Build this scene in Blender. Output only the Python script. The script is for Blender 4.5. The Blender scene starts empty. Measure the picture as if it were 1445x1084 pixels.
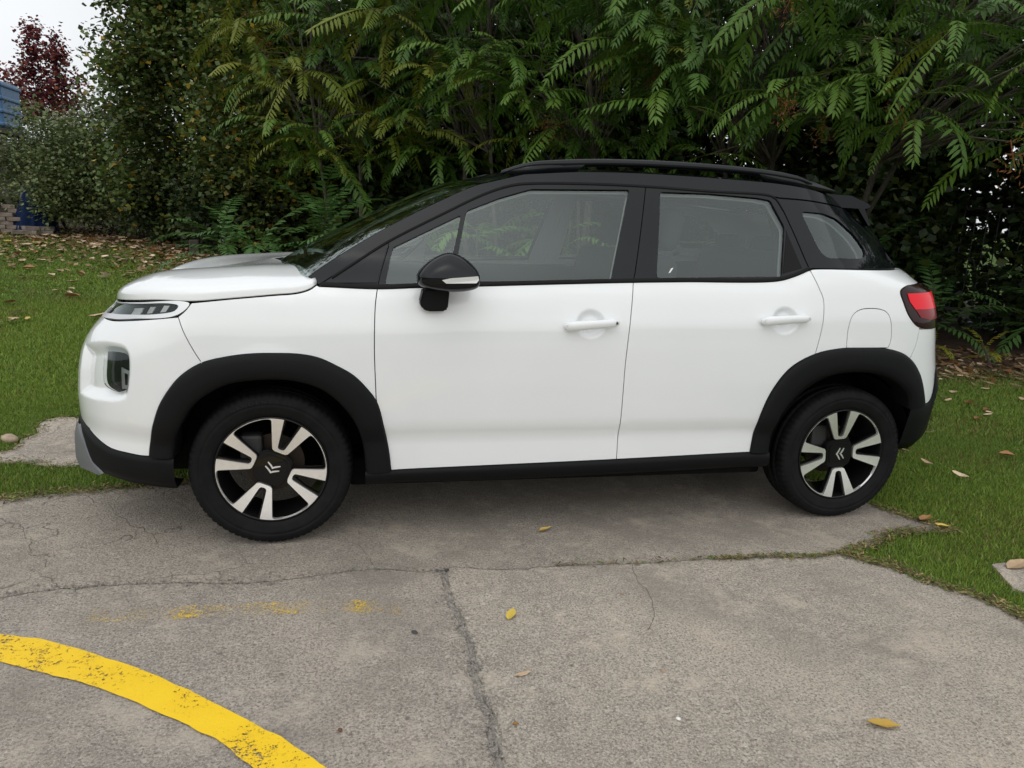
import bpy, bmesh, math, random
import numpy as np
from mathutils import Vector, Matrix
from mathutils.geometry import delaunay_2d_cdt
random.seed(7); RNG = np.random.default_rng(11)
SC = bpy.context.scene; COL = SC.collection
R = math.radians
# ---------------------------------------------------------------- camera
cd = bpy.data.cameras.new('camera'); cam = bpy.data.objects.new('camera', cd); COL.objects.link(cam)
cd.sensor_width = 36; cd.lens = 36*1040/1445; cd.clip_end = 2000; cd.clip_start = .05
_yaw, _pit, _rol = .2148, .2215, -.0437
_r0 = Vector((math.cos(_yaw), -math.sin(_yaw), 0)); _f = Vector((math.sin(_yaw)*math.cos(_pit), math.cos(_yaw)*math.cos(_pit), -math.sin(_pit)))
_u0 = _r0.cross(_f)
_rr = _r0*math.cos(_rol) - _u0*math.sin(_rol); _uu = _r0*math.sin(_rol) + _u0*math.cos(_rol)
M = Matrix(((_rr.x, _uu.x, -_f.x, -.9696), (_rr.y, _uu.y, -_f.y, -3.7953), (_rr.z, _uu.z, -_f.z, 1.3595), (0, 0, 0, 1)))
cam.matrix_world = M; SC.camera = cam
# ---------------------------------------------------------------- overcast sky and soft sun
wd = bpy.data.worlds.new('World'); SC.world = wd; wd.use_nodes = True
nt = wd.node_tree; nt.nodes.clear()
SUN_EL, SUN_AZ = R(52), R(200)      # azimuth measured from +Y clockwise
sky = nt.nodes.new('ShaderNodeTexSky'); sky.sky_type = 'NISHITA'; sky.sun_disc = False
sky.sun_elevation = SUN_EL; sky.sun_rotation = SUN_AZ; sky.air_density = 1; sky.dust_density = 4; sky.ozone_density = 1
hs = nt.nodes.new('ShaderNodeHueSaturation'); hs.inputs['Saturation'].default_value = .12
tc = nt.nodes.new('ShaderNodeTexCoord'); nz = nt.nodes.new('ShaderNodeTexNoise'); nz.inputs['Scale'].default_value = 2.2; nz.inputs['Detail'].default_value = 6
rp = nt.nodes.new('ShaderNodeMapRange'); rp.inputs['From Min'].default_value = .3; rp.inputs['From Max'].default_value = .7
rp.inputs['To Min'].default_value = .86; rp.inputs['To Max'].default_value = 1.1
mx = nt.nodes.new('ShaderNodeMix'); mx.data_type = 'RGBA'; mx.inputs[0].default_value = .72; mx.inputs[7].default_value = (7.4, 7.6, 7.8, 1)
ml = nt.nodes.new('ShaderNodeVectorMath'); ml.operation = 'SCALE'
bg = nt.nodes.new('ShaderNodeBackground'); bg.inputs['Strength'].default_value = .135
ow = nt.nodes.new('ShaderNodeOutputWorld')
L = nt.links.new
L(sky.outputs[0], hs.inputs['Color']); L(hs.outputs[0], mx.inputs[6]); L(tc.outputs['Generated'], nz.inputs['Vector']); L(nz.outputs[0], rp.inputs[0])
L(mx.outputs[2], ml.inputs[0]); L(rp.outputs[0], ml.inputs['Scale']); L(ml.outputs[0], bg.inputs[0]); L(bg.outputs[0], ow.inputs[0])
sl = bpy.data.lights.new('sun', 'SUN'); sl.energy = .7; sl.angle = R(120); sl.color = (1, .97, .93)
so = bpy.data.objects.new('sun', sl); COL.objects.link(so); so.location = (0, 0, 20)
_sd = Vector((math.sin(SUN_AZ)*math.cos(SUN_EL), math.cos(SUN_AZ)*math.cos(SUN_EL), math.sin(SUN_EL)))
so.rotation_euler = _sd.to_track_quat('Z', 'Y').to_euler()
SC.view_settings.view_transform = 'Standard'; SC.view_settings.look = 'None'; SC.view_settings.gamma = 1; SC.view_settings.exposure = 0.12
SC.view_settings.use_curve_mapping = False
SC.render.engine = 'CYCLES'
cy = SC.cycles; cy.use_denoising = True; cy.max_bounces = 7; cy.diffuse_bounces = 3; cy.glossy_bounces = 4; cy.transparent_max_bounces = 16; cy.transmission_bounces = 4
cy.caustics_reflective = False; cy.caustics_refractive = False; cy.sample_clamp_indirect = 4
# ---------------------------------------------------------------- helpers
def node_mat(name):
    m = bpy.data.materials.new(name); m.use_nodes = True
    return m, m.node_tree, m.node_tree.nodes['Principled BSDF']
def mat(name, col, rough=.5, metal=0, coat=0, coatr=.03, spec=.5, noise=0, nscale=30, bump=0, bscale=200):
    m, t, b = node_mat(name)
    b.inputs['Base Color'].default_value = (*col, 1); b.inputs['Roughness'].default_value = rough; b.inputs['Metallic'].default_value = metal
    b.inputs['Coat Weight'].default_value = coat; b.inputs['Coat Roughness'].default_value = coatr; b.inputs['Specular IOR Level'].default_value = spec
    if noise or bump:
        tcn = t.nodes.new('ShaderNodeTexCoord')
    if noise:
        n = t.nodes.new('ShaderNodeTexNoise'); n.inputs['Scale'].default_value = nscale; n.inputs['Detail'].default_value = 5
        r = t.nodes.new('ShaderNodeMapRange'); r.inputs['From Min'].default_value = .3; r.inputs['From Max'].default_value = .7
        r.inputs['To Min'].default_value = 1-noise; r.inputs['To Max'].default_value = 1+noise
        v = t.nodes.new('ShaderNodeVectorMath'); v.operation = 'SCALE'; v.inputs[0].default_value = col
        t.links.new(tcn.outputs['Object'], n.inputs['Vector']); t.links.new(n.outputs[0], r.inputs[0]); t.links.new(r.outputs[0], v.inputs['Scale']); t.links.new(v.outputs[0], b.inputs['Base Color'])
    if bump:
        n = t.nodes.new('ShaderNodeTexNoise'); n.inputs['Scale'].default_value = bscale; n.inputs['Detail'].default_value = 4
        bp = t.nodes.new('ShaderNodeBump'); bp.inputs['Strength'].default_value = bump; bp.inputs['Distance'].default_value = .01
        t.links.new(tcn.outputs['Object'], n.inputs['Vector']); t.links.new(n.outputs[0], bp.inputs['Height']); t.links.new(bp.outputs[0], b.inputs['Normal'])
    return m
def link(o, parent=None, label=None, cat=None, group=None, kind=None):
    if o.name not in COL.objects: COL.objects.link(o)
    if parent is not None: o.parent = parent
    if label: o['label'] = label
    if cat: o['category'] = cat
    if group: o['group'] = group
    if kind: o['kind'] = kind
    return o
def empty(name, label, cat, loc=(0, 0, 0), group=None):
    o = bpy.data.objects.new(name, None); o.location = loc; o.empty_display_size = .2
    return link(o, None, label, cat, group)
def mesh_np(name, verts, faces, m=None, smooth=False, cols=None):
    """verts (n,3); faces (k,3) or (k,4) array, or a ragged list"""
    me = bpy.data.meshes.new(name); verts = np.asarray(verts, np.float32)
    if isinstance(faces, np.ndarray):
        k, w = faces.shape
        me.vertices.add(len(verts)); me.vertices.foreach_set('co', verts.ravel())
        me.loops.add(k*w); me.loops.foreach_set('vertex_index', faces.astype(np.int32).ravel())
        me.polygons.add(k); me.polygons.foreach_set('loop_start', np.arange(0, k*w, w, dtype=np.int32))
        me.update(calc_edges=True)
    else:
        me.from_pydata([tuple(map(float, v)) for v in verts], [], [tuple(map(int, f)) for f in faces])
    if smooth: me.polygons.foreach_set('use_smooth', np.ones(len(me.polygons), bool))
    if cols is not None:
        a = me.color_attributes.new('Col', 'FLOAT_COLOR', 'POINT')
        c = np.ones((len(verts), 4), np.float32); c[:, :3] = cols; a.data.foreach_set('color', c.ravel())
    if m: me.materials.append(m)
    return me
def obj(name, me, parent=None, **kw):
    return link(bpy.data.objects.new(name, me), parent, **kw)
def bm_obj(name, bm, m, parent=None, smooth=False, **kw):
    bmesh.ops.recalc_face_normals(bm, faces=bm.faces)
    me = bpy.data.meshes.new(name); bm.to_mesh(me); bm.free(); me.materials.append(m)
    if smooth: me.polygons.foreach_set('use_smooth', np.ones(len(me.polygons), bool))
    return obj(name, me, parent, **kw)
def bm_box(bm, c, s, bev=0, mtx=None, seg=2):
    r = bmesh.ops.create_cube(bm, size=1)['verts']
    bmesh.ops.scale(bm, vec=s, verts=r)
    if bev:
        e = list({e for v in r for e in v.link_edges})
        n0 = set(bm.verts) - set(r)
        bmesh.ops.bevel(bm, geom=e, offset=bev, segments=seg, affect='EDGES', profile=.5)
        r = [v for v in bm.verts if v not in n0]
    if mtx is not None: bmesh.ops.transform(bm, matrix=mtx, verts=r)
    bmesh.ops.translate(bm, vec=c, verts=r)
    return r
def tube(path, rad, n=8, cap=True, sx=1.0):
    """swept round bar: verts, faces"""
    path = [Vector(p) for p in path]; V = []; F = []
    rads = rad if hasattr(rad, '__len__') else [rad]*len(path)
    prev = None
    for i, p in enumerate(path):
        t = (path[min(i+1, len(path)-1)] - path[max(i-1, 0)]).normalized()
        a = t.cross(Vector((0, 0, 1)))
        if a.length < .05: a = t.cross(Vector((0, 1, 0)))
        a.normalize()
        if prev is not None and a.dot(prev) < 0: a = -a
        prev = a; b = t.cross(a).normalized()
        for k in range(n):
            th = 2*math.pi*k/n
            V.append(p + a*(math.cos(th)*rads[i]*sx) + b*(math.sin(th)*rads[i]))
    for i in range(len(path)-1):
        for k in range(n):
            F.append((i*n+k, i*n+(k+1) % n, (i+1)*n+(k+1) % n, (i+1)*n+k))
    if cap:
        F.append(tuple(range(n))[::-1]); F.append(tuple(range((len(path)-1)*n, len(path)*n)))
    return [tuple(v) for v in V], F
def crom(p, step=.015, closed=False):
    """dense smooth curve through 2-D points"""
    p = np.array(p, float)
    if len(p) < 3 and not closed:
        n = max(2, int(np.hypot(*(p[1]-p[0]))/step)+1); return [tuple(p[0]+(p[1]-p[0])*t) for t in np.linspace(0, 1, n)]
    q = np.vstack([p[-1:], p, p[:2]]) if closed else np.vstack([2*p[:1]-p[1:2], p, 2*p[-1:]-p[-2:-1]])
    out = []
    for i in range(1, len(q)-2):
        a, b, c, d = q[i-1], q[i], q[i+1], q[i+2]
        # centripetal tangents keep uneven traces from overshooting
        l0, l1, l2 = (max(np.hypot(*(y-x))**.5, 1e-4) for x, y in ((a, b), (b, c), (c, d)))
        m1 = (c-b) + l1*((b-a)/l0 - (c-a)/(l0+l1)); m2 = (c-b) + l1*((d-c)/l2 - (d-b)/(l1+l2))
        n = max(1, int(math.ceil(np.hypot(*(c-b))/step)))
        for k in range(n):
            t = k/n; out.append(tuple((2*t**3-3*t*t+1)*b+(t**3-2*t*t+t)*m1+(-2*t**3+3*t*t)*c+(t**3-t*t)*m2))
    if not closed: out.append(tuple(p[-1]))
    return out
def join(*paths):
    """corner-joined closed outline"""
    out = []
    for p in paths:
        for q in p:
            if not out or math.hypot(q[0]-out[-1][0], q[1]-out[-1][1]) > 1e-3: out.append((float(q[0]), float(q[1])))
    if math.hypot(out[0][0]-out[-1][0], out[0][1]-out[-1][1]) < 1e-3: out.pop()
    return out
def inside(pts, poly):
    pts = np.asarray(pts, float); poly = np.asarray(poly, float)
    x, y = pts[:, 0], pts[:, 1]; r = np.zeros(len(pts), bool)
    x1, y1 = poly[:, 0], poly[:, 1]; x2, y2 = np.roll(x1, -1), np.roll(y1, -1)
    for a, b, c, d in zip(x1, y1, x2, y2):
        if b != d:
            r ^= ((b > y) != (d > y)) & (x < (c-a)*(y-b)/(d-b)+a)
    return r
def dist_poly(pts, poly, closed=True):
    pts = np.asarray(pts, float); p = np.asarray(poly, float)
    q = np.roll(p, -1, 0) if closed else p[1:]
    if not closed: p = p[:-1]
    best = np.full(len(pts), 1e9)
    for a, b in zip(p, q):
        ab = b-a; l = max(ab@ab, 1e-12); t = np.clip(((pts-a)@ab)/l, 0, 1)
        best = np.minimum(best, np.hypot(*(pts-a-t[:, None]*ab).T))
    return best
def area2(poly):
    p = np.asarray(poly); return float(np.sum(p[:, 0]*np.roll(p[:, 1], -1)-np.roll(p[:, 0], -1)*p[:, 1]))
def shrink(poly, d):
    """move an outline inwards by d"""
    p = np.asarray(poly, float)
    if area2(p) < 0: p = p[::-1]
    e = np.roll(p, -1, 0)-p; n = np.stack([-e[:, 1], e[:, 0]], 1); n /= np.maximum(np.hypot(*n.T), 1e-9)[:, None]
    m = n+np.roll(n, 1, 0); m /= np.maximum((m*m).sum(1), .4)[:, None]/2
    return [tuple(v) for v in p+m*d]
def triangulate(outer, holes=(), res=.03, extra=()):
    loops = [outer]+list(holes); pts = []; edges = []
    for l in loops:
        s = len(pts); pts += list(l); edges += [(s+i, s+(i+1) % len(l)) for i in range(len(l))]
    nb = len(pts); o = np.array(outer); x0, y0 = o.min(0); x1, y1 = o.max(0)
    g = np.stack(np.meshgrid(np.arange(x0+res/2, x1, res), np.arange(y0+res/2, y1, res), indexing='ij'), -1).reshape(-1, 2)
    if len(extra): g = np.vstack([g, np.asarray(extra)])
    if len(g):
        k = inside(g, outer) & (dist_poly(g, outer) > res*.45)
        for h in holes: k &= ~inside(g, h); k &= dist_poly(g, h) > res*.45
        g = g[k]
    allp = [Vector(p) for p in pts]+[Vector(p) for p in g]
    v, e, f, ov, oe, of = delaunay_2d_cdt(allp, edges, [], 0, 1e-6)
    V = np.array([(p.x, p.y) for p in v]); F = np.array([t for t in f if len(t) == 3])
    c = V[F].mean(1); k = inside(c, outer)
    for h in holes: k &= ~inside(c, h)
    F = F[k]
    a = V[F]; ar = (a[:, 1, 0]-a[:, 0, 0])*(a[:, 2, 1]-a[:, 0, 1])-(a[:, 2, 0]-a[:, 0, 0])*(a[:, 1, 1]-a[:, 0, 1])
    F = F[np.abs(ar) > 1e-9]; ar = ar[np.abs(ar) > 1e-9]
    F = np.where((ar < 0)[:, None], F[:, ::-1], F)
    return V, F
# ---------------------------------------------------------------- body shape in metres
def spl(xs,ys):
    xs=np.array(xs,float); ys=np.array(ys,float); n=len(xs)
    h=np.diff(xs); d=np.diff(ys)/h; m=np.zeros(n)
    for i in range(1,n-1):
        if d[i-1]*d[i]>0:
            w1=2*h[i]+h[i-1]; w2=h[i]+2*h[i-1]
            m[i]=(w1+w2)/(w1/d[i-1]+w2/d[i])
    m[0]=d[0]; m[-1]=d[-1]
    def f(x):
        x=np.clip(x,xs[0],xs[-1]); i=np.clip(np.searchsorted(xs,x)-1,0,n-2)
        t=(x-xs[i])/h[i]
        return ((1+2*t)*(1-t)**2*ys[i]+t*(1-t)**2*h[i]*m[i]+t*t*(3-2*t)*ys[i+1]+t*t*(t-1)*h[i]*m[i+1])
    return f
XA,XB=-1.45,1.40
XF=spl([0.15, 0.2, 0.25, 0.31, 0.38, 0.45, 0.55, 0.65, 0.75, 0.82, 0.87, 0.91, 0.95, 1.0, 1.6],[-2.133, -2.168, -2.193, -2.194, -2.189, -2.173, -2.173, -2.164, -2.141, -2.103, -2.061, -2.022, -1.982, -1.972, -1.962])
XR=spl([0.15, 0.22, 0.29, 0.36, 0.43, 0.5, 0.6, 0.7, 0.8, 0.9, 1.0, 1.06, 1.1, 1.14, 1.18, 1.22, 1.3, 1.4, 1.5],[1.744, 1.774, 1.804, 1.961, 1.994, 1.999, 1.995, 1.969, 1.939, 1.915, 1.89, 1.863, 1.856, 1.821, 1.832, 1.805, 1.792, 1.74, 1.617])
WZ=spl([.12,.25,.32,.38,.44,.52,.62,.70,.78,.86,.92,.97,1.0,1.05,1.2,1.35,1.5,1.6],
       [.80,.838,.851,.8505,.8495,.8692,.8752,.878,.8785,.875,.862,.845,.826,.803,.745,.685,.617,.57])
NF=2.6
NR=lambda z:3.2-.9*sst(1.05,1.22,z)
ZB=spl([-2,-1.1,-.5,.2,.9,1.06,1.2,2],[1.05,1.062,1.077,1.11,1.133,1.183,1.195,1.20])
ZR=spl([-1.2,-.26,.0,.33,.84,1.0,1.22,1.34,1.7],[1.5,1.545,1.567,1.576,1.569,1.56,1.538,1.505,1.38])
def zmap(x,z):
    b=ZB(x); r=ZR(x)
    return np.where(z<.7,z,np.where(z<b,.7+(z-.7)*.3/(b-.7),1+(z-b)*.5/(r-b)))
def sst(a,b,x):
    t=np.clip((x-a)/(b-a),0,1); return t*t*(3-2*t)
def flare(x,z):
    f=0
    for wx in (-1.302,1.302):
        d=np.hypot(x-wx,z-.323); f=f+.013*np.exp(-((d-.40)/.08)**2)
    return f*(1-sst(.9,1.02,z))
def S(u,z):
    """side shell, near side: u runs round the plan from nose (left) to tail; returns x,y,z"""
    u=np.asarray(u,float); z=np.asarray(z,float)
    xb=XB-.4*sst(1.1,1.25,z)
    w=WZ(zmap(np.clip(u,XA,XB+.3),z))
    phf=np.clip((XA-u)/.87,0,np.pi/2); phr=np.clip((u-xb)/.87,0,np.pi/2)
    rf=((np.sin(phf)/(XA-XF(z)))**NF+(np.cos(phf)/w)**NF)**(-1/NF)
    rr=((np.sin(phr)/(XR(z)-xb))**NR(z)+(np.cos(phr)/w)**NR(z))**(-1/NR(z))
    x=np.where(u<XA,XA-rf*np.sin(phf),np.where(u>xb,xb+rr*np.sin(phr),u))
    y=np.where(u<XA,rf*np.cos(phf),np.where(u>xb,rr*np.cos(phr),w))
    y=y+flare(x,z)*np.cos(phf)*np.cos(phr)
    y=y-.05*sst(1.06,1.2,z)*(np.clip(.3-x,0,3)/1.5)**2
    return x,-y,z
CAR = {
  'hood_seam': [(-1.572,0.997),(-1.421,1.015),(-1.279,1.03),(-1.185,1.04),(-1.141,1.054),(-1.115,1.072)],
  'hood_nose': [(-2.164,0.953),(-1.793,0.99),(-1.609,1.008)],
  'nose_sil': [(-2.156,0.902),(-2.236,0.847),(-2.325,0.778),(-2.301,0.718),(-2.298,0.635),(-2.282,0.529),(-2.244,0.443)],
  'headlight': [(-2.231,0.901),(-2.301,0.929),(-1.608,1.005),(-1.574,0.995),(-1.591,0.97),(-1.635,0.943),(-1.81,0.919),(-1.96,0.901),(-2.08,0.896)],
  'bump_seam': [(-1.62,0.943),(-1.596,0.884),(-1.563,0.818),(-1.537,0.773)],
  'bump_low': [(-2.221,0.462),(-2.112,0.446),(-2.016,0.418),(-1.941,0.399),(-1.852,0.392),(-1.8,0.389),(-1.761,0.391)],
  'skid_out': [(-2.295,0.436),(-2.317,0.388),(-2.287,0.323),(-2.275,0.263),(-2.191,0.26),(-2.012,0.278)],
  'skid_in': [(-2.219,0.442),(-2.142,0.401),(-2.069,0.334),(-2.012,0.278)],
  'lowbump': [(-2.012,0.278),(-1.845,0.263),(-1.681,0.258)],
  'arch_f_out': [(-1.761,0.391),(-1.755,0.442),(-1.725,0.535),(-1.696,0.611),(-1.657,0.673),(-1.612,0.725),(-1.538,0.774),(-1.441,0.8),(-1.355,0.811),(-1.269,0.813),(-1.182,0.81),(-1.111,0.796),(-1.04,0.763),(-0.977,0.725),(-0.922,0.668),(-0.885,0.613),(-0.857,0.508),(-0.836,0.402),(-0.826,0.318)],
  'arch_f_in': [(-1.668,0.391),(-1.657,0.458),(-1.623,0.531),(-1.574,0.608),(-1.512,0.659),(-1.444,0.692),(-1.358,0.706),(-1.271,0.71),(-1.183,0.7),(-1.095,0.666),(-1.023,0.603),(-0.969,0.523),(-0.941,0.427),(-0.929,0.315)],
  'sill_top': [(-0.826,0.317),(0.161,0.337),(0.805,0.355)],
  'sill_bot': [(-0.929,0.249),(-0.376,0.244),(0.616,0.266),(0.9,0.275)],
  'arch_r_out': [(0.805,0.355),(0.813,0.444),(0.827,0.543),(0.87,0.66),(0.943,0.757),(1.058,0.82),(1.193,0.847),(1.321,0.85),(1.426,0.845),(1.539,0.81),(1.623,0.725),(1.672,0.614),(1.688,0.57)],
  'arch_r_in': [(0.893,0.357),(0.897,0.433),(0.923,0.533),(0.971,0.615),(1.047,0.684),(1.154,0.725),(1.279,0.737),(1.399,0.725),(1.498,0.683),(1.568,0.621),(1.591,0.559)],
  'rbump_out': [(1.803,0.731),(1.86,0.661),(1.832,0.567),(1.892,0.421),(1.77,0.383),(1.618,0.329)],
  'rbump_white': [(1.688,0.57),(1.754,0.585),(1.782,0.649),(1.803,0.731)],
  'tail': [(1.468,1.108),(1.501,1.128),(1.691,1.134),(1.747,1.112),(1.725,1.057),(1.773,0.965),(1.755,0.937),(1.628,0.936),(1.566,0.954),(1.517,1.0),(1.487,1.056)],
  'rear_white_top': [(1.551,1.198),(1.773,1.193),(1.748,1.16),(1.676,1.134)],
  'rq_seam': [(1.589,0.939),(1.58,0.867),(1.558,0.804)],
  'fuel': [(1.212,0.849),(1.209,0.934),(1.225,0.996),(1.261,1.022),(1.364,1.026),(1.403,1.01),(1.427,0.965),(1.436,0.88),(1.427,0.851)],
  'rdoor_r': [(1.023,1.176),(1.047,1.123),(1.074,1.064),(1.079,1.011),(1.075,0.933),(1.058,0.822)],
  'bdiv': [(0.278,1.522),(0.199,1.16),(0.186,1.115),(0.159,0.815),(0.159,0.564),(0.161,0.337)],
  'fdoor_f': [(-0.836,1.224),(-0.876,1.092),(-0.89,1.015),(-0.895,0.898),(-0.895,0.81),(-0.888,0.628)],
  'belt': [(-1.106,1.067),(-0.882,1.063),(-0.711,1.072),(-0.493,1.082),(-0.227,1.095),(0.184,1.114),(0.412,1.122),(0.866,1.137),(0.951,1.16),(1.015,1.187),(1.032,1.192),(1.569,1.198)],
  'glass_f': [(-0.513,1.379),(-0.371,1.438),(-0.238,1.48),(0.198,1.498),(0.191,1.479),(0.088,1.122),(-0.556,1.1),(-0.552,1.209)],
  'glass_q': [(-0.54,1.36),(-0.818,1.22),(-0.851,1.083),(-0.711,1.088),(-0.576,1.213)],
  'tri': [(-1.058,1.078),(-0.838,1.224),(-0.881,1.082)],
  'apil': [(-1.151,1.103),(-1.049,1.172),(-0.847,1.298),(-0.638,1.409),(-0.476,1.485),(-0.388,1.51),(-0.266,1.543)],
  'roofline': [(-0.267,1.537),(-0.02,1.565),(0.116,1.572),(0.313,1.573),(0.46,1.575),(0.821,1.567),(0.967,1.547),(1.372,1.541),(1.847,1.515)],
  'shut': [(-1.107,1.073),(-0.949,1.175),(-0.834,1.249),(-0.639,1.353),(-0.423,1.461),(-0.313,1.498),(-0.236,1.509),(0.022,1.52),(0.277,1.522),(0.57,1.516),(0.885,1.51),(0.906,1.497),(0.959,1.372),(1.016,1.194)],
  'glass_r': [(0.344,1.496),(0.568,1.5),(0.808,1.493),(0.874,1.485),(0.926,1.371),(0.885,1.158),(0.296,1.137)],
  'tri_r': [(0.933,1.361),(0.988,1.193),(0.889,1.164)],
  'quart': [(0.907,1.5),(1.788,1.478),(1.903,1.368),(1.816,1.273),(1.587,1.2),(1.027,1.193)],
  'qglass': [(1.029,1.442),(1.174,1.439),(1.278,1.415),(1.377,1.346),(1.409,1.281),(1.386,1.254),(1.348,1.246),(1.128,1.245),(1.095,1.27),(1.043,1.397)],
  'handle_f': [(-0.13,0.931),(0.111,0.953),(0.101,0.923),(-0.009,1.0),(-0.006,0.883)],
  'handle_r': [(0.759,0.965),(1.003,0.985),(0.887,1.025),(0.893,0.904)],
  'fog_rec': [(-2.179,0.789),(-1.929,0.831),(-1.835,0.823),(-1.809,0.796),(-1.803,0.727),(-1.825,0.628),(-1.858,0.605),(-2.004,0.587),(-2.183,0.576)],
  'fog': [(-1.967,0.801),(-1.923,0.814),(-1.834,0.816),(-1.809,0.8),(-1.806,0.715),(-1.822,0.652),(-1.846,0.638),(-1.914,0.641),(-1.957,0.662),(-1.964,0.757)],
  'mirror': [(-0.718,1.107),(-0.482,1.121),(-0.597,1.209),(-0.598,1.06),(-0.654,0.984)],
}
GND = {
  'crack': [(-2.301,-1.179),(-2.181,-1.155),(-2.061,-1.12),(-1.857,-1.109),(-1.666,-1.106),(-1.413,-1.149),(-1.186,-1.138),(-0.922,-1.101),(-0.705,-1.139),(-0.591,-1.123),(-0.427,-1.161),(-0.134,-1.159),(0.164,-1.176),(0.431,-1.175),(0.737,-1.185),(0.957,-1.211),(1.102,-1.2)],
  'joint': [(-0.637,-1.153),(-0.641,-1.343),(-0.618,-1.518),(-0.61,-1.712),(-0.618,-1.86),(-0.608,-2.025),(-0.609,-2.14),(-0.604,-2.229),(-0.595,-2.382)],
  'far_left': [(-2.726,-0.24),(-2.578,-0.185),(-2.411,-0.156),(-2.213,-0.11),(-2.029,-0.089),(-1.804,-0.08)],
  'low_right': [(1.102,-1.2),(1.196,-1.306),(1.249,-1.326),(1.271,-1.424),(1.316,-1.525),(1.398,-1.615),(1.437,-1.69),(1.439,-1.783),(1.467,-1.914)],
  'tongue': [(1.111,-1.187),(1.335,-1.127),(1.435,-1.046),(1.604,-1.025),(1.813,-1.032),(1.754,-0.942),(1.676,-0.792),(1.636,-0.694)],
  'patch_r': [(1.696,-1.366),(1.864,-1.373),(2.032,-1.406),(1.761,-1.65),(1.618,-1.61),(1.601,-1.543)],
  'patch_l': [(-2.979,0.318),(-2.791,0.336),(-2.64,0.29),(-2.516,0.269),(-2.402,0.282),(-2.241,0.316),(-2.129,0.428),(-2.44,1.013),(-2.698,1.191),(-2.787,1.212),(-2.872,1.166),(-2.808,0.882),(-2.81,0.74),(-2.821,0.581),(-2.851,0.483),(-3.016,0.4)],
  'hair': [(0.136,-1.192),(0.11,-1.298),(0.106,-1.411),(0.083,-1.539),(0.008,-1.67)],
  'yel_out': [(-2.167,-1.388),(-2.075,-1.417),(-1.959,-1.457),(-1.836,-1.521),(-1.641,-1.642),(-1.477,-1.763),(-1.364,-1.86),(-1.257,-1.957),(-1.138,-2.067),(-1.045,-2.16)],
  'yel_in': [(-2.106,-1.525),(-2.011,-1.572),(-1.87,-1.645),(-1.778,-1.696),(-1.664,-1.766),(-1.551,-1.842),(-1.443,-1.924),(-1.336,-2.018),(-1.235,-2.126),(-1.205,-2.162)],
  'rem': [(-1.843,-1.341),(-1.673,-1.363),(-1.54,-1.363),(-1.38,-1.37),(-1.216,-1.378),(-1.097,-1.384),(-0.952,-1.403),(-0.807,-1.441)],
  'leaves': [(-0.439,-1.514),(-0.143,-0.833),(0.487,-2.238),(-0.473,-1.856),(1.756,-0.916),(1.773,-1.011),(1.789,-1.41),(2.912,0.137),(3.849,1.252),(2.901,0.108),(2.326,-0.724),(4.145,1.056)],
  'pebb': [(-0.083,-2.122),(-1.875,-1.864),(-2.896,0.718),(-0.034,-1.901),(1.631,-0.268),(-0.78,-1.576),(-1.013,-2.028),(-0.231,-1.824),(-0.542,-2.071),(-0.524,-2.068),(-0.092,-1.424),(0.008,-1.415)],
}
# ---------------------------------------------------------------- car materials
PAINT = mat('white_paint', (.755, .775, .78), .32, coat=1, coatr=.02, noise=.012, nscale=3)
BLACK = mat('black_gloss', (.004, .005, .0065), .3, coat=.62, coatr=.006, spec=.0)
PLAST = mat('black_plastic', (.006, .0063, .007), .5, bump=.08, bscale=900, spec=.13)
TRIM = mat('black_rubber', (.006, .006, .0065), .55, spec=.15)
VOID = mat('dark_liner', (.006, .006, .006), .9, spec=.1)
SILV = mat('silver_plastic', (.15, .155, .165), .45, metal=.2)
CHROME = mat('chrome', (.80, .81, .82), .16, metal=1)
SATIN = mat('bright_lamp_ring', (.62, .63, .64), .3, metal=.75)
ALU = mat('machined_aluminium', (.95, .94, .92), .45, metal=1, noise=.03, nscale=60)
GREYIN = mat('grey_interior_trim', (.72, .73, .71), .7)
CLOTH = mat('charcoal_seat_fabric', (.035, .036, .038), .9, bump=.2, bscale=400)
DASH = mat('dark_dashboard', (.03, .03, .032), .75)
RUBBER = mat('tyre_rubber', (.0075, .0075, .008), .68, noise=.25, nscale=25, bump=.12, bscale=300, spec=.14)
STEEL = mat('brake_steel', (.07, .055, .045), .6, metal=1)
LABELW = mat('paper_label', (.7, .72, .68), .6)
RED = mat('red_lens', (.78, .002, .016), .35, coat=.35, spec=.2)
DRED = mat('dark_red_lens', (.20, .003, .008), .3, coat=.3, spec=.2)
SMOKE = mat('smoked_red_lens', (.018, .003, .004), .2, coat=.5, spec=.1)
CLEAR = mat('pale_lens', (.62, .63, .62), .12, coat=1)
def glass(name, tint, ior=1.78, refl_rough=.0):
    m = bpy.data.materials.new(name); m.use_nodes = True; t = m.node_tree; t.nodes.clear()
    tr = t.nodes.new('ShaderNodeBsdfTransparent'); tr.inputs[0].default_value = (*tint, 1)
    gl = t.nodes.new('ShaderNodeBsdfGlossy'); gl.inputs['Roughness'].default_value = refl_rough; gl.inputs[0].default_value = (.90, 1, .985, 1)
    fr = t.nodes.new('ShaderNodeFresnel'); fr.inputs[0].default_value = ior
    mi = t.nodes.new('ShaderNodeMixShader'); ou = t.nodes.new('ShaderNodeOutputMaterial')
    t.links.new(fr.outputs[0], mi.inputs[0]); t.links.new(tr.outputs[0], mi.inputs[1]); t.links.new(gl.outputs[0], mi.inputs[2]); t.links.new(mi.outputs[0], ou.inputs[0])
    return m
GLASS = glass('window_glass', (.86, .94, .91)); LAMPG = glass('lamp_glass', (.90, .92, .92), 1.45)
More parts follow.
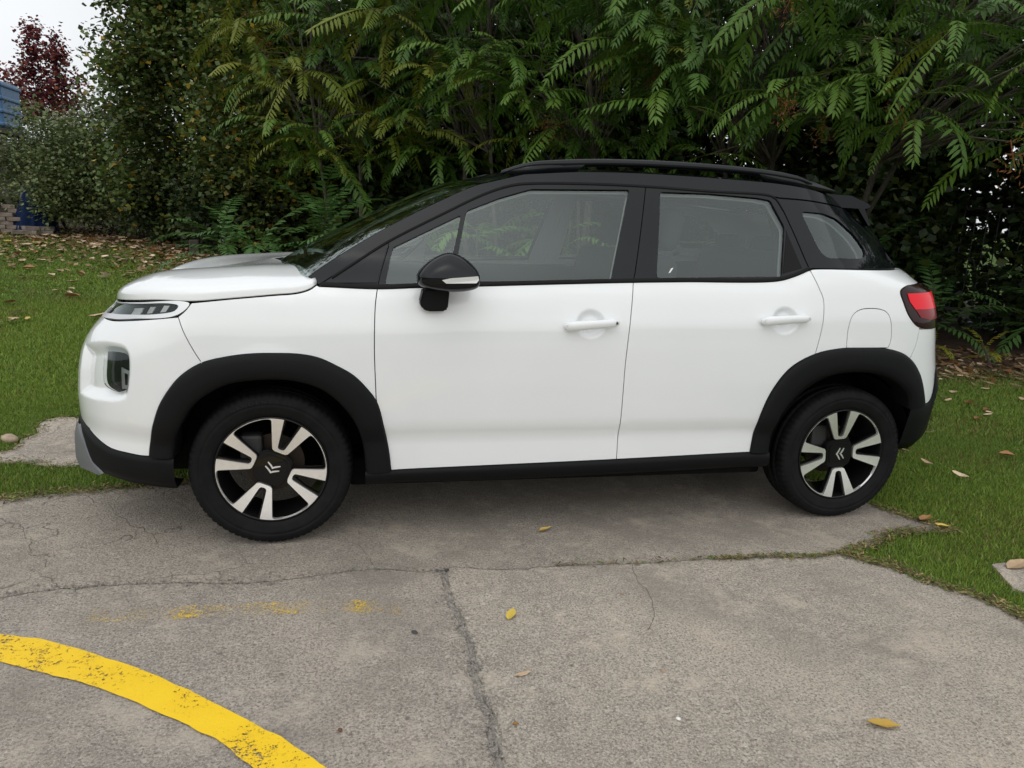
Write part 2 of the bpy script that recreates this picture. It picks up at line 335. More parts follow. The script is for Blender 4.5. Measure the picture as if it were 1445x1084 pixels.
# ---------------------------------------------------------------- shell helpers
UN, UT = XA-.87*math.pi/2, XB+.87*math.pi/2
def shell(u, z, off=0.):
    u = np.asarray(u, float); z = np.asarray(z, float); h = 2e-3
    P = np.stack(S(u, z), -1)
    a = np.stack(S(u+h, z), -1)-np.stack(S(u-h, z), -1); b = np.stack(S(u, z+h), -1)-np.stack(S(u, z-h), -1)
    n = np.cross(a, b); n /= np.maximum(np.linalg.norm(n, axis=-1), 1e-12)[..., None]
    return P+n*np.asarray(off, float)[..., None] if np.ndim(off) else P+n*off, n
def build(name, P, N, F, W, m, parent, side):
    """smooth faces F with vertex normals N, flat wall quads W; side -1 near, +1 far (mirrored), 0 both in one mesh"""
    Vs, Fs, Ns = [], [], []; base = 0
    for s in ((-1,) if side == -1 else (1,) if side == 1 else (-1, 1)):
        k = np.array([1, 1 if s == -1 else -1, 1.]); p = P*k; n = N*k
        f = [tuple(t) if s == -1 else tuple(t[::-1]) for t in F]; w = [tuple(t) if s == -1 else tuple(t[::-1]) for t in W]
        for t in f: Ns += [n[i] for i in t]
        for t in w:
            q = np.cross(p[t[1]]-p[t[0]], p[t[2]]-p[t[0]]); q = q/max(np.linalg.norm(q), 1e-12); Ns += [q]*len(t)
        Fs += [tuple(i+base for i in t) for t in f+w]; Vs.append(p); base += len(p)
    me = mesh_np(name, np.vstack(Vs), Fs, m, smooth=True)
    me.normals_split_custom_set([tuple(map(float, v)) for v in Ns])
    return obj(name, me, parent)
def densify(p, st=.025):
    out = []
    for a, b in zip(p, list(p[1:])+[p[0]]):
        n = max(1, int(math.ceil(math.hypot(b[0]-a[0], b[1]-a[1])/st))); out += [(a[0]+(b[0]-a[0])*k/n, a[1]+(b[1]-a[1])*k/n) for k in range(n)]
    return out
def panel(name, outer, m, parent, holes=(), off=0., disp=None, depth=.014, gap=.0019, res=.03, side=-1, extra=()):
    outer = densify(outer); holes = [densify(h) for h in holes]
    V, F = triangulate(shrink(outer, gap), [shrink(h, -gap) for h in holes], res, extra)
    def ev(u, z):
        o = np.full(np.shape(u), off)
        if disp is not None: o = o+disp(u, z)
        return shell(u, z, o)[0]
    h = 2e-3; u, z = V[:, 0], V[:, 1]
    P = ev(u, z); n = np.cross(ev(u+h, z)-ev(u-h, z), ev(u, z+h)-ev(u, z-h)); n /= np.maximum(np.linalg.norm(n, axis=1), 1e-12)[:, None]
    cnt = {}
    for t in F:
        for a, b in ((t[0], t[1]), (t[1], t[2]), (t[2], t[0])): cnt[(a, b)] = 1
    W = []; Q = list(P); NN = list(n); mp = {}
    for a, b in cnt:
        if (b, a) not in cnt:
            for i in (a, b):
                if i not in mp: mp[i] = len(Q); Q.append(P[i]-n[i]*depth); NN.append(n[i])
            W.append((b, a, mp[a], mp[b]))
    return build(name, np.array(Q), np.array(NN), F.tolist(), W, m, parent, side)
def resample(path, n):
    p = np.asarray(path, float); d = np.r_[0, np.cumsum(np.hypot(*np.diff(p, axis=0).T))]
    t = np.linspace(0, d[-1], n); return np.stack([np.interp(t, d, p[:, 0]), np.interp(t, d, p[:, 1])], 1)
def strip(name, A, B, prof, m, parent, n=70, side=-1):
    """band between two outlines; prof = [(fraction, offset)]"""
    a, b = resample(A, n), resample(B, n); rows = []
    for fr, o in prof: q = a+(b-a)*fr; rows.append(shell(q[:, 0], q[:, 1], o)[0])
    G = np.array(rows); K = len(prof)
    gu = np.gradient(G, axis=1); gk = np.gradient(G, axis=0); N = np.cross(gu, gk); N /= np.maximum(np.linalg.norm(N, axis=-1), 1e-12)[..., None]
    F = [(i*n+j, i*n+j+1, (i+1)*n+j+1, (i+1)*n+j) for i in range(K-1) for j in range(n-1)]
    P = G.reshape(-1, 3); mid = G[K//2, n//2]; out = shell(np.array([(a[n//2]+b[n//2])[0]/2]), np.array([(a[n//2]+b[n//2])[1]/2]))[1][0]
    N = N.reshape(-1, 3)
    if N[(K//2)*n+n//2]@out < 0: N = -N; F = [f[::-1] for f in F]
    return build(name, P, N, F, [], m, parent, side)
def sub(path, i, j): return CAR[path][i:j]
C = lambda k, i=0, j=None: crom(CAR[k][i:j])
# ---------------------------------------------------------------- the car
car = empty('car', 'white compact crossover car with black roof and two tone alloy wheels parked on concrete', 'car')
BZ = crom(CAR['belt']); beltu = np.array(BZ)
def belt(u0, u1):
    k = [p for p in BZ if u0 < p[0] < u1]; f = lambda u: (u, float(np.interp(u, beltu[:, 0], beltu[:, 1]))); return [f(u0)]+k+[f(u1)]
FD = C('fdoor_f'); RD = C('rdoor_r'); BD = C('bdiv'); AFO = C('arch_f_out'); ARO = C('arch_r_out')
def upto(path, zlim, below=True): return [p for p in path if (p[1] <= zlim) == below]
fd_belt = (-.883, 1.063); bd_belt = (.186, 1.114); rd_belt = (1.018, 1.186)
FDl = [fd_belt]+[p for p in FD if p[1] < 1.055]; FDu = [p for p in FD if p[1] > 1.07]+[fd_belt]
BDl = [bd_belt]+[p for p in BD if p[1] < 1.108]; BDu = [p for p in BD if p[1] > 1.12]+[bd_belt]
i_fd = int(np.argmin([abs(p[0]+.887) + abs(p[1]-.617) for p in AFO])); i_bs = int(np.argmin([math.hypot(p[0]+1.537, p[1]-.773) for p in AFO]))
i_rd = int(np.argmin([math.hypot(p[0]-1.059, p[1]-.82) for p in ARO])); i_rq = int(np.argmin([math.hypot(p[0]-1.557, p[1]-.80) for p in ARO]))
ST = crom(CAR['sill_top']); i_st = int(np.argmin([abs(p[0]-.163) for p in ST]))
HS = C('hood_seam'); BSM = C('bump_seam')
def cup(cx, cz, rx, rz, d):
    return lambda u, z: -d*sst(1.0, .2, ((u-cx)/rx)**2+((z-cz)/rz)**2)
def fine(cx, cz, rx, rz, st=.007):
    g = np.stack(np.meshgrid(np.arange(cx-rx, cx+rx, st), np.arange(cz-rz, cz+rz, st), indexing='ij'), -1).reshape(-1, 2); return g
seal = mat('dark_joint', (.02, .02, .025), .8)
for side in (-1, 1):
    fend = panel('front_fender', join(HS[::-1], crom([(-1.573, .997), (-1.593, .969), (-1.622, .943)]), BSM, AFO[i_bs:i_fd+1], FDl[::-1], belt(-1.106, -.883)[::-1]), PAINT, car, side=side)
    d1 = cup(-.006, .942, .068, .062, .015)
    fdoor = panel('front_door', join(FDl, AFO[i_fd:], ST[:i_st+1], BDl[::-1], belt(-.883, .186)[::-1]), PAINT, car, side=side, disp=d1, extra=fine(-.006, .942, .075, .068))
    d2 = cup(.892, .968, .068, .062, .015)
    rdoor = panel('rear_door', join(BDl, ST[i_st:], ARO[:i_rd+1], RD[::-1], belt(.186, 1.018)[::-1]), PAINT, car, side=side, disp=d2, extra=fine(.892, .968, .075, .068))
    fuel = C('fuel')
    tl = CAR['tail']
    quarter = panel('rear_quarter_panel', join(RD, ARO[i_rd:i_rq+1], C('rq_seam')[::-1], crom([tl[7], tl[8], tl[9], tl[10], tl[0], tl[1], (1.6, 1.137), (1.80, 1.14)]), [(1.80, 1.198)], belt(1.018, 1.56)[::-1]), PAINT, car, holes=[fuel] if side == -1 else (), side=side)
    if side == -1: panel('fuel_flap', fuel, PAINT, quarter, side=side, gap=.0016)
    # tail lamp: smoked body, bright and dark red lenses
    to = crom([tl[7], tl[8], tl[9], tl[10], tl[0], tl[1], (1.6, 1.137), (1.80, 1.138)])+[(2.02, 1.12)]+crom([(2.02, .97), (1.80, .937), tl[7]])
    lamp = panel('tail_lamp', join(to), SMOKE, car, off=.004, side=side, gap=.002, depth=.05)
    panel('red_lens', [(1.502, 1.098), (1.72, 1.102), (1.86, 1.09), (1.86, 1.03), (1.75, 1.027), (1.55, 1.027), (1.518, 1.06)], RED, lamp, off=.007, side=side, depth=.003, gap=0)
    panel('dark_red_lens', [(1.552, 1.0255), (1.75, 1.0255), (1.86, 1.0285), (1.90, .985), (1.65, .978), (1.585, .990)], DRED, lamp, off=.0065, side=side, depth=.003, gap=0)
    # arch claddings and sill: proud black plastic
    strip('front_arch_cladding', AFO, C('arch_f_in'), [(0, -.004), (.02, .012), (.10, .019), (.3, .022), (.6, .021), (.85, .016), (.97, .006), (1, -.006), (1.0, -.09)], PLAST, car, 90, side)
    strip('rear_arch_cladding', ARO, C('arch_r_in'), [(0, -.004), (.02, .012), (.10, .019), (.3, .022), (.6, .021), (.85, .016), (.97, .006), (1, -.006), (1.0, -.09)], PLAST, car, 90, side)
    strip('sill_cladding', crom([(-.93, .318)]+CAR['sill_top'][:1]+[(.163, .336), (.807, .355), (.896, .357)]), crom(CAR['sill_bot']), [(0, -.006), (.03, .006), (.25, .012), (.6, .010), (.9, -.004), (1, -.02), (1.25, -.10)], PLAST, car, 60, side)
# front bumper (both halves in one part)
FR = C('fog_rec'); FRa = np.array(FR)
def fogdip(u, z):
    q = np.stack([u, z], 1); ins = inside(q, FR); d = dist_poly(q, FR); return np.where(ins, -.032*sst(0, .05, d), 0)
bl = crom(CAR['bump_low'][1:])
nose_top = crom([(-1.622, .943), (-1.814, .917), (-1.966, .9), (-2.2, .893), (-2.5, .886), (UN, .885)])
bumper = panel('front_bumper', join(BSM, AFO[:i_bs+1][::-1], bl[::-1], crom([(-2.108, .448), (-2.215, .463), (-2.5, .47), (UN, .47)]), nose_top[::-1]), PAINT, car, disp=fogdip, res=.025, side=0, extra=fine(-2.0, .70, .2, .14, .008))
for side in (-1, 1):
    fg = C('fog')
    fl = panel('fog_lamp', crom(CAR['fog'], closed=True), mat('lamp_black', (.02, .021, .022), .15), bumper, off=-.026, side=side, gap=-.003, depth=.03)
    panel('lamp_lens', crom(CAR['fog'], closed=True), LAMPG, fl, off=-.008, side=side, gap=.003, depth=.004)
    ci, co = [(-1.850, .668), (-1.834, .670), (-1.830, .712), (-1.850, .718)], [(-1.862, .652), (-1.828, .656), (-1.818, .724), (-1.862, .738)]
    panel('chrome_ring', join(co), SATIN, fl, holes=[join(ci)], off=-.012, side=side, gap=0, depth=.004)
    # slim upper headlamp with chrome surround
    ho = crom([(-2.33, .936), (-1.98, .968), (-1.80, .986), (-1.612, 1.003), (-1.578, .995), (-1.592, .972), (-1.637, .945), (-1.814, .922), (-1.966, .905), (-2.33, .899)], closed=True)
    hl = panel('headlamp', ho, VOID, car, off=-.014, side=side, gap=.001)
    hi = crom([(-2.2, .934), (-1.98, .961), (-1.80, .978), (-1.655, .990), (-1.622, .984), (-1.634, .967), (-1.70, .951), (-1.85, .935), (-2.0, .922), (-2.2, .914)], closed=True)
    panel('chrome_surround', ho, SATIN, hl, holes=[hi], off=.0015, side=side, gap=.0012)
    panel('lamp_lens', hi, LAMPG, hl, off=-.003, side=side, gap=.0005, depth=.003)
    for a, b in ((-1.86, -1.80), (-1.765, -1.738), (-1.70, -1.676)):
        zc = lambda u: .928+.034*(u+1.9)/.24
        panel('light_bar', [(a, zc(a)), (b, zc(b)), (b+.016, zc(b)+.024), (a+.016, zc(a)+.026)], CLEAR, hl, off=-.006, side=side, gap=0, depth=.004)
panel('upper_grille', join([(-2.31, .893), (UN, .888), (UN, .94), (-2.31, .935)]), BLACK, car, off=-.012, side=0)
panel('chrome_bar', join([(-2.31, .918), (UN, .914), (UN, .924), (-2.31, .927)]), CHROME, car, off=-.004, side=0, gap=0)
strip('front_lower_bumper', crom(CAR['bump_low'][::-1]+[(-2.5, .468), (UN, .468)])[0:] and crom([(-1.668, .39)]+CAR['bump_low'][::-1]+[(-2.5, .468), (UN, .468)]), crom([(-1.668, .256), (-1.847, .262), (-2.016, .277), (-2.2, .262), (-2.5, .25), (UN, .25)]), [(0, -.008), (.03, .004), (.2, .009), (.7, .006), (1, -.008), (1.1, -.10)], PLAST, car, 80, 0)
strip('skid_plate', crom(CAR['skid_in']+[(-2.016, .277)])[:-1], crom([(-2.30, .443), (-2.45, .40), (-2.42, .33), (-2.35, .262)]), [(-.0, -.01), (0.02, .013), (.5, .017), (1, .017)], SILV, car, 24, -1)
strip('skid_plate', crom(CAR['skid_in']+[(-2.016, .277)])[:-1], crom([(-2.30, .443), (-2.45, .40), (-2.42, .33), (-2.35, .262)]), [(-.0, -.01), (0.02, .013), (.5, .017), (1, .017)], SILV, car, 24, 1)
panel('number_plate_backing', [(-2.55, .50), (UN, .50), (UN, .60), (-2.55, .60)], BLACK, car, off=.004, side=0)
# rear end
rb = panel('rear_bumper', join(C('rq_seam'), ARO[i_rq:], crom(CAR['rbump_white']+[(1.95, .74), (2.3, .74), (UT, .74)]), crom([(UT, .93), (2.1, .935), (1.80, .935), (1.595, .937)])), PAINT, car, side=0)
strip('rear_lower_bumper', crom([(1.60, .557)]+CAR['rbump_white']+[(1.95, .74), (2.3, .74), (UT, .74)]), crom([(1.60, .34), (1.70, .34), (1.85, .35), (2.3, .36), (UT, .36)]), [(0, -.004), (.03, .006), (.3, .010), (.8, .006), (1, -.01), (1.15, -.12)], PLAST, car, 70, 0)
tg = panel('tailgate', join(crom([(2.025, .945), (UT, .94)]), crom([(UT, 1.195), (1.81, 1.195)]), [(1.81, 1.145), (2.025, 1.125)]), PAINT, car, side=0)
panel('rear_screen', join([(1.80, 1.21), (UT, 1.21), (UT, 1.47), (1.75, 1.47)]), BLACK, car, off=-.004, side=0)
# ---------------------------------------------------------------- greenhouse
SH = C('shut'); SHa = np.array(SH)
sh_f = [p for p in SH[:] if p[0] < .277 and p[1] > 1.2 or (p[0] < -.836 and p[1] > 1.0)]
i0 = int(np.argmin([math.hypot(p[0]+.834, p[1]-1.249) for p in SH])); i1 = int(np.argmin([math.hypot(p[0]-.277, p[1]-1.522) for p in SH])); i2 = int(np.argmin([math.hypot(p[0]-.906, p[1]-1.5) for p in SH]))
def corners(name, rad=.012):
    """trace with small rounded corners"""
    p = np.array(CAR[name] if isinstance(name, str) else name); out = []
    for i in range(len(p)):
        a, b, c = p[i-1], p[i], p[(i+1) % len(p)]
        l1, l2 = np.hypot(*(a-b)), np.hypot(*(c-b)); r = min(rad, l1*.45, l2*.45)
        s, e = b+(a-b)/l1*r, b+(c-b)/l2*r
        for t in np.linspace(0, 1, 5): out.append(tuple((1-t)**2*s+2*t*(1-t)*b+t*t*e))
    dense = []
    for i in range(len(out)):
        a, b = np.array(out[i]), np.array(out[(i+1) % len(out)]); n = max(1, int(np.hypot(*(b-a))/.03))
        dense += [tuple(a+(b-a)*k/n) for k in range(n)]
    return dense
GF, GQ, GR, QG, TRI, TRR = corners('glass_f'), corners('glass_q'), corners('glass_r'), corners('qglass', .03), corners('tri', .006), corners('tri_r', .006)
RE = lambda u: float(ZR(u))
edge_u = np.linspace(-.27, 1.5, 60)
def re_pt(u): return (u, float(ZR(min(u, 1.25)))-max(0, u-1.25)*.10)
ROOFE = [re_pt(u) for u in edge_u]
AP = C('apil')
frames = {}
for side in (-1, 1):
    fo = join(SH[i0:i1+1], BDu, belt(-.883, .186)[::-1], FDu[::-1])
    frames['f'] = fo
    dp = [o for o in car.children if o.name.startswith('front_door')][0 if side == -1 else -1]
    rp_ = [o for o in car.children if o.name.startswith('rear_door')][0 if side == -1 else -1]
    panel('window_frame', fo, BLACK, dp, holes=[GF, GQ], side=side, off=.001)
    panel('window_pane', GF, GLASS, dp, side=side, off=-.007, gap=-.004, depth=.004)
    panel('quarter_light', GQ, GLASS, dp, side=side, off=-.007, gap=-.004, depth=.004)
    ro = join(SH[i1:], [(1.018, 1.186)], belt(.186, 1.018)[::-1], BDu[::-1]); frames['r'] = ro
    panel('window_frame', ro, BLACK, rp_, holes=[GR], side=side, off=.001)
    panel('window_pane', GR, GLASS, rp_, side=side, off=-.007, gap=-.004, depth=.004)
    if side == -1: panel('window_sticker', [(.352, 1.158), (.362, 1.162), (.378, 1.182), (.366, 1.178)], LABELW, rp_, side=side, off=-.0055, gap=0, depth=.0005)
    panel('corner_trim', TRR, TRIM, rp_, side=side, off=.003, gap=.003, depth=.004)
    panel('pillar_base_panel', join(SH[:i0+1], FDu, belt(-1.106, -.883)[::-1]), BLACK, car, side=side)
    panel('corner_glass', TRI, BLACK, car, side=side, off=.003, gap=.003, depth=.004)
    # weather strips along the belt and above the doors
    strip('belt_strip', belt(-1.10, 1.015), [(u, z+.016) for u, z in belt(-1.10, 1.015)], [(0, -.002), (.1, .006), (.9, .006), (1, -.002)], TRIM, car, 90, side)
    sh_t = [p for p in SH if p[1] > 1.1]
    strip('roof_gutter_strip', sh_t, [(u+.004*(1 if u > .93 else 0), z-.010) for u, z in sh_t], [(0, -.002), (.15, .005), (.85, .005), (1, -.002)], TRIM, car, 110, side)
    q = [(.907, 1.5)]+crom([(.92, 1.497), (1.1, 1.492), (1.3, 1.479), (1.5, 1.468), (1.76, 1.458)])+[(1.78, 1.205)]+[(1.6, 1.2), (1.3, 1.2), (1.03, 1.196)]
    frames['q'] = join(q, SH[i2:][::-1])
    panel('rear_quarter_frame', frames['q'], BLACK, car, holes=[QG], side=side, off=.001)
    panel('rear_quarter_window', QG, GLASS, car, side=side, off=-.005, gap=-.004, depth=.004)
    # roof side member from windscreen foot to tail
    rs = join(AP[::1], ROOFE[1:], [(1.76, 1.462)], crom([(1.76, 1.462), (1.5, 1.472), (1.3, 1.483), (1.1, 1.496), (.92, 1.501)]), SH[:i2][::-1])
    frames['s'] = rs
    panel('roof_side_member', rs, BLACK, car, side=side)
    # pale trim on the inside of the frames
    for k, h in (('f', [GF, GQ]), ('r', [GR]), ('q', [QG])):
        panel('pillar_trim', [(u_, z_) for u_, z_ in frames[k] if k != 'f' or u_ > -.80], GREYIN, car, holes=[shrink(x, -.014) for x in h], side=side, off=-.045, gap=-.01, depth=.004)
# windscreen and roof lofted between the two sides
def loft(name, edge, bx, bz, m, nt_=24, off=0., thick=.004, parent=car):
    E = shell(np.array([p[0] for p in edge]), np.array([p[1] for p in edge]))[0]; n = len(E); t = np.linspace(-1, 1, nt_*2+1)
    G = np.zeros((n, len(t), 3))
    for i in range(n):
        k = 1-np.abs(t)**2.2
        G[i, :, 0] = E[i, 0]-bx[i]*k; G[i, :, 1] = E[i, 1]*-t; G[i, :, 2] = E[i, 2]+bz[i]*k+off
    K = len(t); gi = np.gradient(G, axis=0); gj = np.gradient(G, axis=1); N = np.cross(gi, gj); N /= np.maximum(np.linalg.norm(N, axis=-1), 1e-12)[..., None]
    F = [(i*K+j, (i+1)*K+j, (i+1)*K+j+1, i*K+j+1) for i in range(n-1) for j in range(K-1)]
    if N[n//2, K//2, 2] < 0: N = -N; F = [f[::-1] for f in F]
    return build(name, G.reshape(-1, 3), N.reshape(-1, 3), F, [], m, parent, -1)
ne = [p for p in AP if p[0] < -.43]; f_ = np.linspace(0, 1, len(ne))
loft('windscreen', ne, .17-.09*f_, .012+.010*f_, GLASS)
hd = [p for p in AP if p[0] >= -.44]+ROOFE; hu = np.array([p[0] for p in hd])
loft('roof_panel', hd, .08*np.exp(-np.clip(hu+.43, 0, 9)/.25), .022+.012*sst(-.43, .1, hu), BLACK)
loft('headliner', hd[2:], .08*np.exp(-np.clip(hu[2:]+.43, 0, 9)/.25), .015+.01*sst(-.43, .1, hu[2:]), GREYIN, off=-.035)
cw = [(-1.13, 1.092), (-1.19, 1.085), (-1.25, 1.07), (-1.30, 1.055)]
# bonnet
HE = [(-1.115, 1.072), (-1.141, 1.054), (-1.185, 1.04), (-1.279, 1.03), (-1.421, 1.015), (-1.573, 1.000), (-1.70, .998), (-1.85, .985), (-2.0, .972), (-2.2, .955), (-2.5, .942), (UN, .938)]
he = resample(crom(HE), 70); E = shell(he[:, 0], he[:, 1], .001)[0]; E[:, 2] += .0055; s = np.linspace(0, 1, 70)
spx = np.interp(s, [0, .12, .45, .75, 1], [-1.36, -1.375, -1.55, -1.74, -1.86]); spz = spl([-1.9, -1.8, -1.7, -1.6, -1.5, -1.36], [.985, 1.018, 1.046, 1.070, 1.094, 1.120])(spx)
th = np.linspace(0, 1, 26)**1.0*math.pi/2; 
G = np.zeros((70, 26, 3))
for i in range(70):
    mm = 3.4-1.65*sst(.4, .8, s[i]); h = 1-np.cos(th)**(2/mm); v = np.sin(th)**(2/mm); h[-1] = 1; h[0] = 0
    G[i, :, 0] = E[i, 0]+(spx[i]-E[i, 0])*h; G[i, :, 1] = E[i, 1]*(1-h); G[i, :, 2] = E[i, 2]+(spz[i]-E[i, 2])*v + .010*np.exp(-((h-.35)/.18)**2)*min(1, (1-s[i])*3)
gi = np.gradient(G, axis=0); gj = np.gradient(G, axis=1); N = np.cross(gi, gj); N /= np.maximum(np.linalg.norm(N, axis=-1), 1e-12)[..., None]
F = [(i*26+j, (i+1)*26+j, (i+1)*26+j+1, i*26+j+1) for i in range(69) for j in range(25)]
if N[30, 20, 2] < 0: N = -N; F = [f[::-1] for f in F]
P = G.reshape(-1, 3); NN = N.reshape(-1, 3)
nb = len(P); W = []; low = []
for arr in ([i*26 for i in range(70)], [j for j in range(26)]):          # turned-down flange along the seam and the rear edge
    st = len(P)+len(low); low += [P[i]+np.array([0, .004, -.003]) for i in arr]
    W += [(arr[k], arr[k+1], st+k+1, st+k) for k in range(len(arr)-1)]
P2 = np.vstack([P, np.array(low)]); N2 = np.vstack([NN, np.tile([0, 0, 1.], (len(low), 1))])
bonnet = build('bonnet', P2, N2, F, W, PAINT, car, 0)
bm = bmesh.new()                                                          # scuttle under the windscreen foot
rows = []
rear = G[0]
for j in range(26):
    p = rear[j]; rows.append([Vector((p[0]-.03, p[1], p[2]-.03)), Vector((p[0]+.05, p[1]*1.0, p[2]-.028)), Vector((p[0]+.22, p[1]*.97, p[2]-.012))])
vv = [[bm.verts.new(q) for q in r] for r in rows]; vm = [[bm.verts.new((q.x, -q.y, q.z)) for q in r] for r in rows]
for A in (vv, vm):
    for j in range(25):
        for k in range(2): bm.faces.new((A[j][k], A[j+1][k], A[j+1][k+1], A[j][k+1]))
bm_obj('scuttle_panel', bm, PLAST, car)
for y0, y1 in ((-.62, .02), (.0, .60)):
    V, F = tube([(-1.20, y0, 1.108), (-1.225, (y0+y1)/2, 1.138), (-1.24, y1, 1.140)], [.012, .009, .007], 6); obj('wiper', mesh_np('wiper', V, F, TRIM), car)
# dark inner body, wheel wells and floor
hole_f = [(-1.302+.425*math.cos(a), .323+.40*math.sin(a)) for a in np.linspace(0, 2*math.pi, 48, endpoint=False)]
hole_r = [(1.302+.40*math.cos(a), .323+.41*math.sin(a)) for a in np.linspace(0, 2*math.pi, 48, endpoint=False)]
for side in (-1, 1):
    body = join([(UN+.02, .27), (-1.72, .27)], [p for p in hole_f if p[1] > .3][::-1], [(-.87, .27), (.89, .27)], [p for p in hole_r if p[1] > .33][::-1], [(1.72, .36), (UT-.02, .40), (UT-.02, 1.17), (1.0, 1.14), (.2, 1.09), (-1.1, 1.04), (-1.5, .98), (UN+.02, .90)])
    panel('inner_body', body, VOID, car, side=side, off=-.045, res=.06, depth=.004)
    for wx, wr in ((-1.302, .40), (1.302, .395)):
        bm = bmesh.new(); ang = np.linspace(.02, math.pi-.02, 30); ring = []
        for yy in (.80, .45):
            ring.append([bm.verts.new((wx+wr*math.cos(a), side*yy, .323+wr*math.sin(a))) for a in ang])
        for k in range(29): bm.faces.new((ring[0][k], ring[0][k+1], ring[1][k+1], ring[1][k]))
        c = bm.verts.new((wx, side*.45, .40))
        for k in range(29): bm.faces.new((ring[1][k], ring[1][k+1], c))
        bm_obj('wheel_well', bm, VOID, car)
bm = bmesh.new(); bm_box(bm, (.0, 0, .29), (1.72, 1.56, .12)); bm_box(bm, (-1.45, 0, .30), (1.17, .86, .2)); bm_box(bm, (1.40, 0, .34), (.95, .86, .24)); bm_box(bm, (0, 0, .235), (2.0, 1.28, .13), .02); bm_box(bm, (.1, .2, .155), (2.2, .12, .06), .02); bm_box(bm, (1.55, -.3, .22), (.3, .5, .14), .04); bm_obj('floor_pan', bm, VOID, car)  # floor pan with added lower block behind the sills to deepen shade underneath
# ---------------------------------------------------------------- interior
def seat(name, x, y, wid, cushz=.58, back=(.0, .0)):
    bm = bmesh.new()
    bm_box(bm, (x, y, cushz), (.50, wid, .17), .05, seg=3)
    bm_box(bm, (x+.30, y, cushz+.32), (.15, wid, .66), .06, Matrix.Rotation(R(14), 4, 'Y'), 3)
    o = bm_obj(name, bm, CLOTH, car, True); return o
for y in (-.36, .36):
    so_ = seat('front_seat', .06, y, .50)
    bm = bmesh.new(); bm_box(bm, (.50, y, 1.335), (.10, .27, .20), .045, Matrix.Rotation(R(10), 4, 'Y'), 3); bm_obj('headrest', bm, CLOTH, so_, True)
rs_ = seat('rear_bench', .88, 0, 1.30, .60)
for y in (-.42, .0, .42):
    bm = bmesh.new(); bm_box(bm, (1.27, y, 1.25), (.09, .26, .14), .04, Matrix.Rotation(R(10), 4, 'Y'), 3); bm_obj('headrest', bm, CLOTH, rs_, True)
bm = bmesh.new(); bm_box(bm, (-.78, 0, .97), (.50, 1.36, .22), .07, seg=3); bm_box(bm, (-1.02, 0, 1.03), (.30, 1.30, .06), .02); bm_box(bm, (-.10, 0, .60), (1.1, .20, .34), .04); bm_obj('dashboard', bm, DASH, car, True)
for side in (-1, 1):
    bm = bmesh.new(); bm_box(bm, (.05, side*.755, .86), (1.75, .05, .44), .02); bm_obj('door_lining', bm, DASH, car, True)
bm = bmesh.new()
for k in range(28):
    a, b = 2*math.pi*k/28, 2*math.pi*(k+1)/28
    V, F = tube([(0, .18*math.cos(a), .18*math.sin(a)), (0, .18*math.cos(b), .18*math.sin(b))], .014, 6, False)
    vs = [bm.verts.new(v) for v in V]; [bm.faces.new([vs[i] for i in f]) for f in F]
bm_box(bm, (0.01, 0, 0), (.04, .15, .11), .02); bm_box(bm, (.0, 0, 0), (.02, .34, .03), .005); bm_box(bm, (-.12, 0, 0), (.22, .06, .06), .01)
st_ = bm_obj('steering_wheel', bm, DASH, car, True); st_.location = (-.47, -.36, 1.03); st_.rotation_euler = (0, R(-24), 0)
bm = bmesh.new(); bm_box(bm, (.28, -.635, 1.145), (.10, .004, .045), 0, Matrix.Rotation(R(18), 4, 'Y')); bm_obj('paper_tag', bm, LABELW, car)
bm = bmesh.new(); bm_box(bm, (-.56, 0, 1.43), (.05, .22, .055), .02, seg=3); bm_obj('inside_mirror', bm, DASH, car, True)
# ---------------------------------------------------------------- handles, mirrors, rails, spoiler
def handle(cx, cz, side, parent, tilt, lock):
    q = []
    for t in np.linspace(-1, 1, 22):
        e = (1-abs(t)**9)**.5 if abs(t) < 1 else 0.0; u = cx+.119*t; z = cz+tilt*t
        bow = .040-.012*t*t if abs(t) < .86 else .026
        q.append((u, z, max(.006, .0195*e*(1-.10*t)), bow))
    V = []; n = 12
    for u, z, r, b in q:
        c, nn = shell(np.array([u]), np.array([z])); c = c[0]; nn = nn[0]
        for k in range(n):
            a = 2*math.pi*k/n; V.append(c+nn*(b+math.cos(a)*r*.62-.006)+np.array([0, 0, 1])*math.sin(a)*r)
    V = np.array(V)*np.array([1, 1 if side == -1 else -1, 1]); F = [(i*n+k, i*n+(k+1) % n, (i+1)*n+(k+1) % n, (i+1)*n+k) for i in range(21) for k in range(n)]
    F += [tuple(range(n)), tuple(range(21*n, 22*n))]
    for uu in (cx-.095, cx+.092):
        c, nn = shell(np.array([uu]), np.array([cz+tilt*(uu-cx)/.119])); c = c[0]; nn = nn[0]; b0 = len(V); ad = []
        for dd in (-.005, .032):
            for k in range(8):
                a = 2*math.pi*k/8; ad.append(c+nn*dd+np.array([math.cos(a)*.017, 0, math.sin(a)*.011]))
        ad = np.array(ad)*np.array([1, 1 if side == -1 else -1, 1]); V = np.vstack([V, ad]); F += [(b0+k, b0+(k+1) % 8, b0+8+(k+1) % 8, b0+8+k) for k in range(8)]
    bm = bmesh.new(); vs = [bm.verts.new(v) for v in V]; [bm.faces.new([vs[i] for i in f]) for f in F]
    h = bm_obj('door_handle', bm, PAINT, parent, True)
    if lock:
        c, nn = shell(np.array([cx+.103]), np.array([cz+tilt*.82])); c = c[0]+nn[0]*.0305
        for r_, d_, mm_ in ((.0080, .006, CHROME), (.0050, .008, DASH)):
            bm = bmesh.new(); bmesh.ops.create_cone(bm, segments=20, radius1=r_, radius2=r_, depth=d_, cap_ends=True, matrix=Matrix.Translation(c*np.array([1, 1 if side == -1 else -1, 1])) @ Matrix.Rotation(R(90), 4, 'X'))
            bm_obj('key_lock', bm, mm_, h if False else parent)
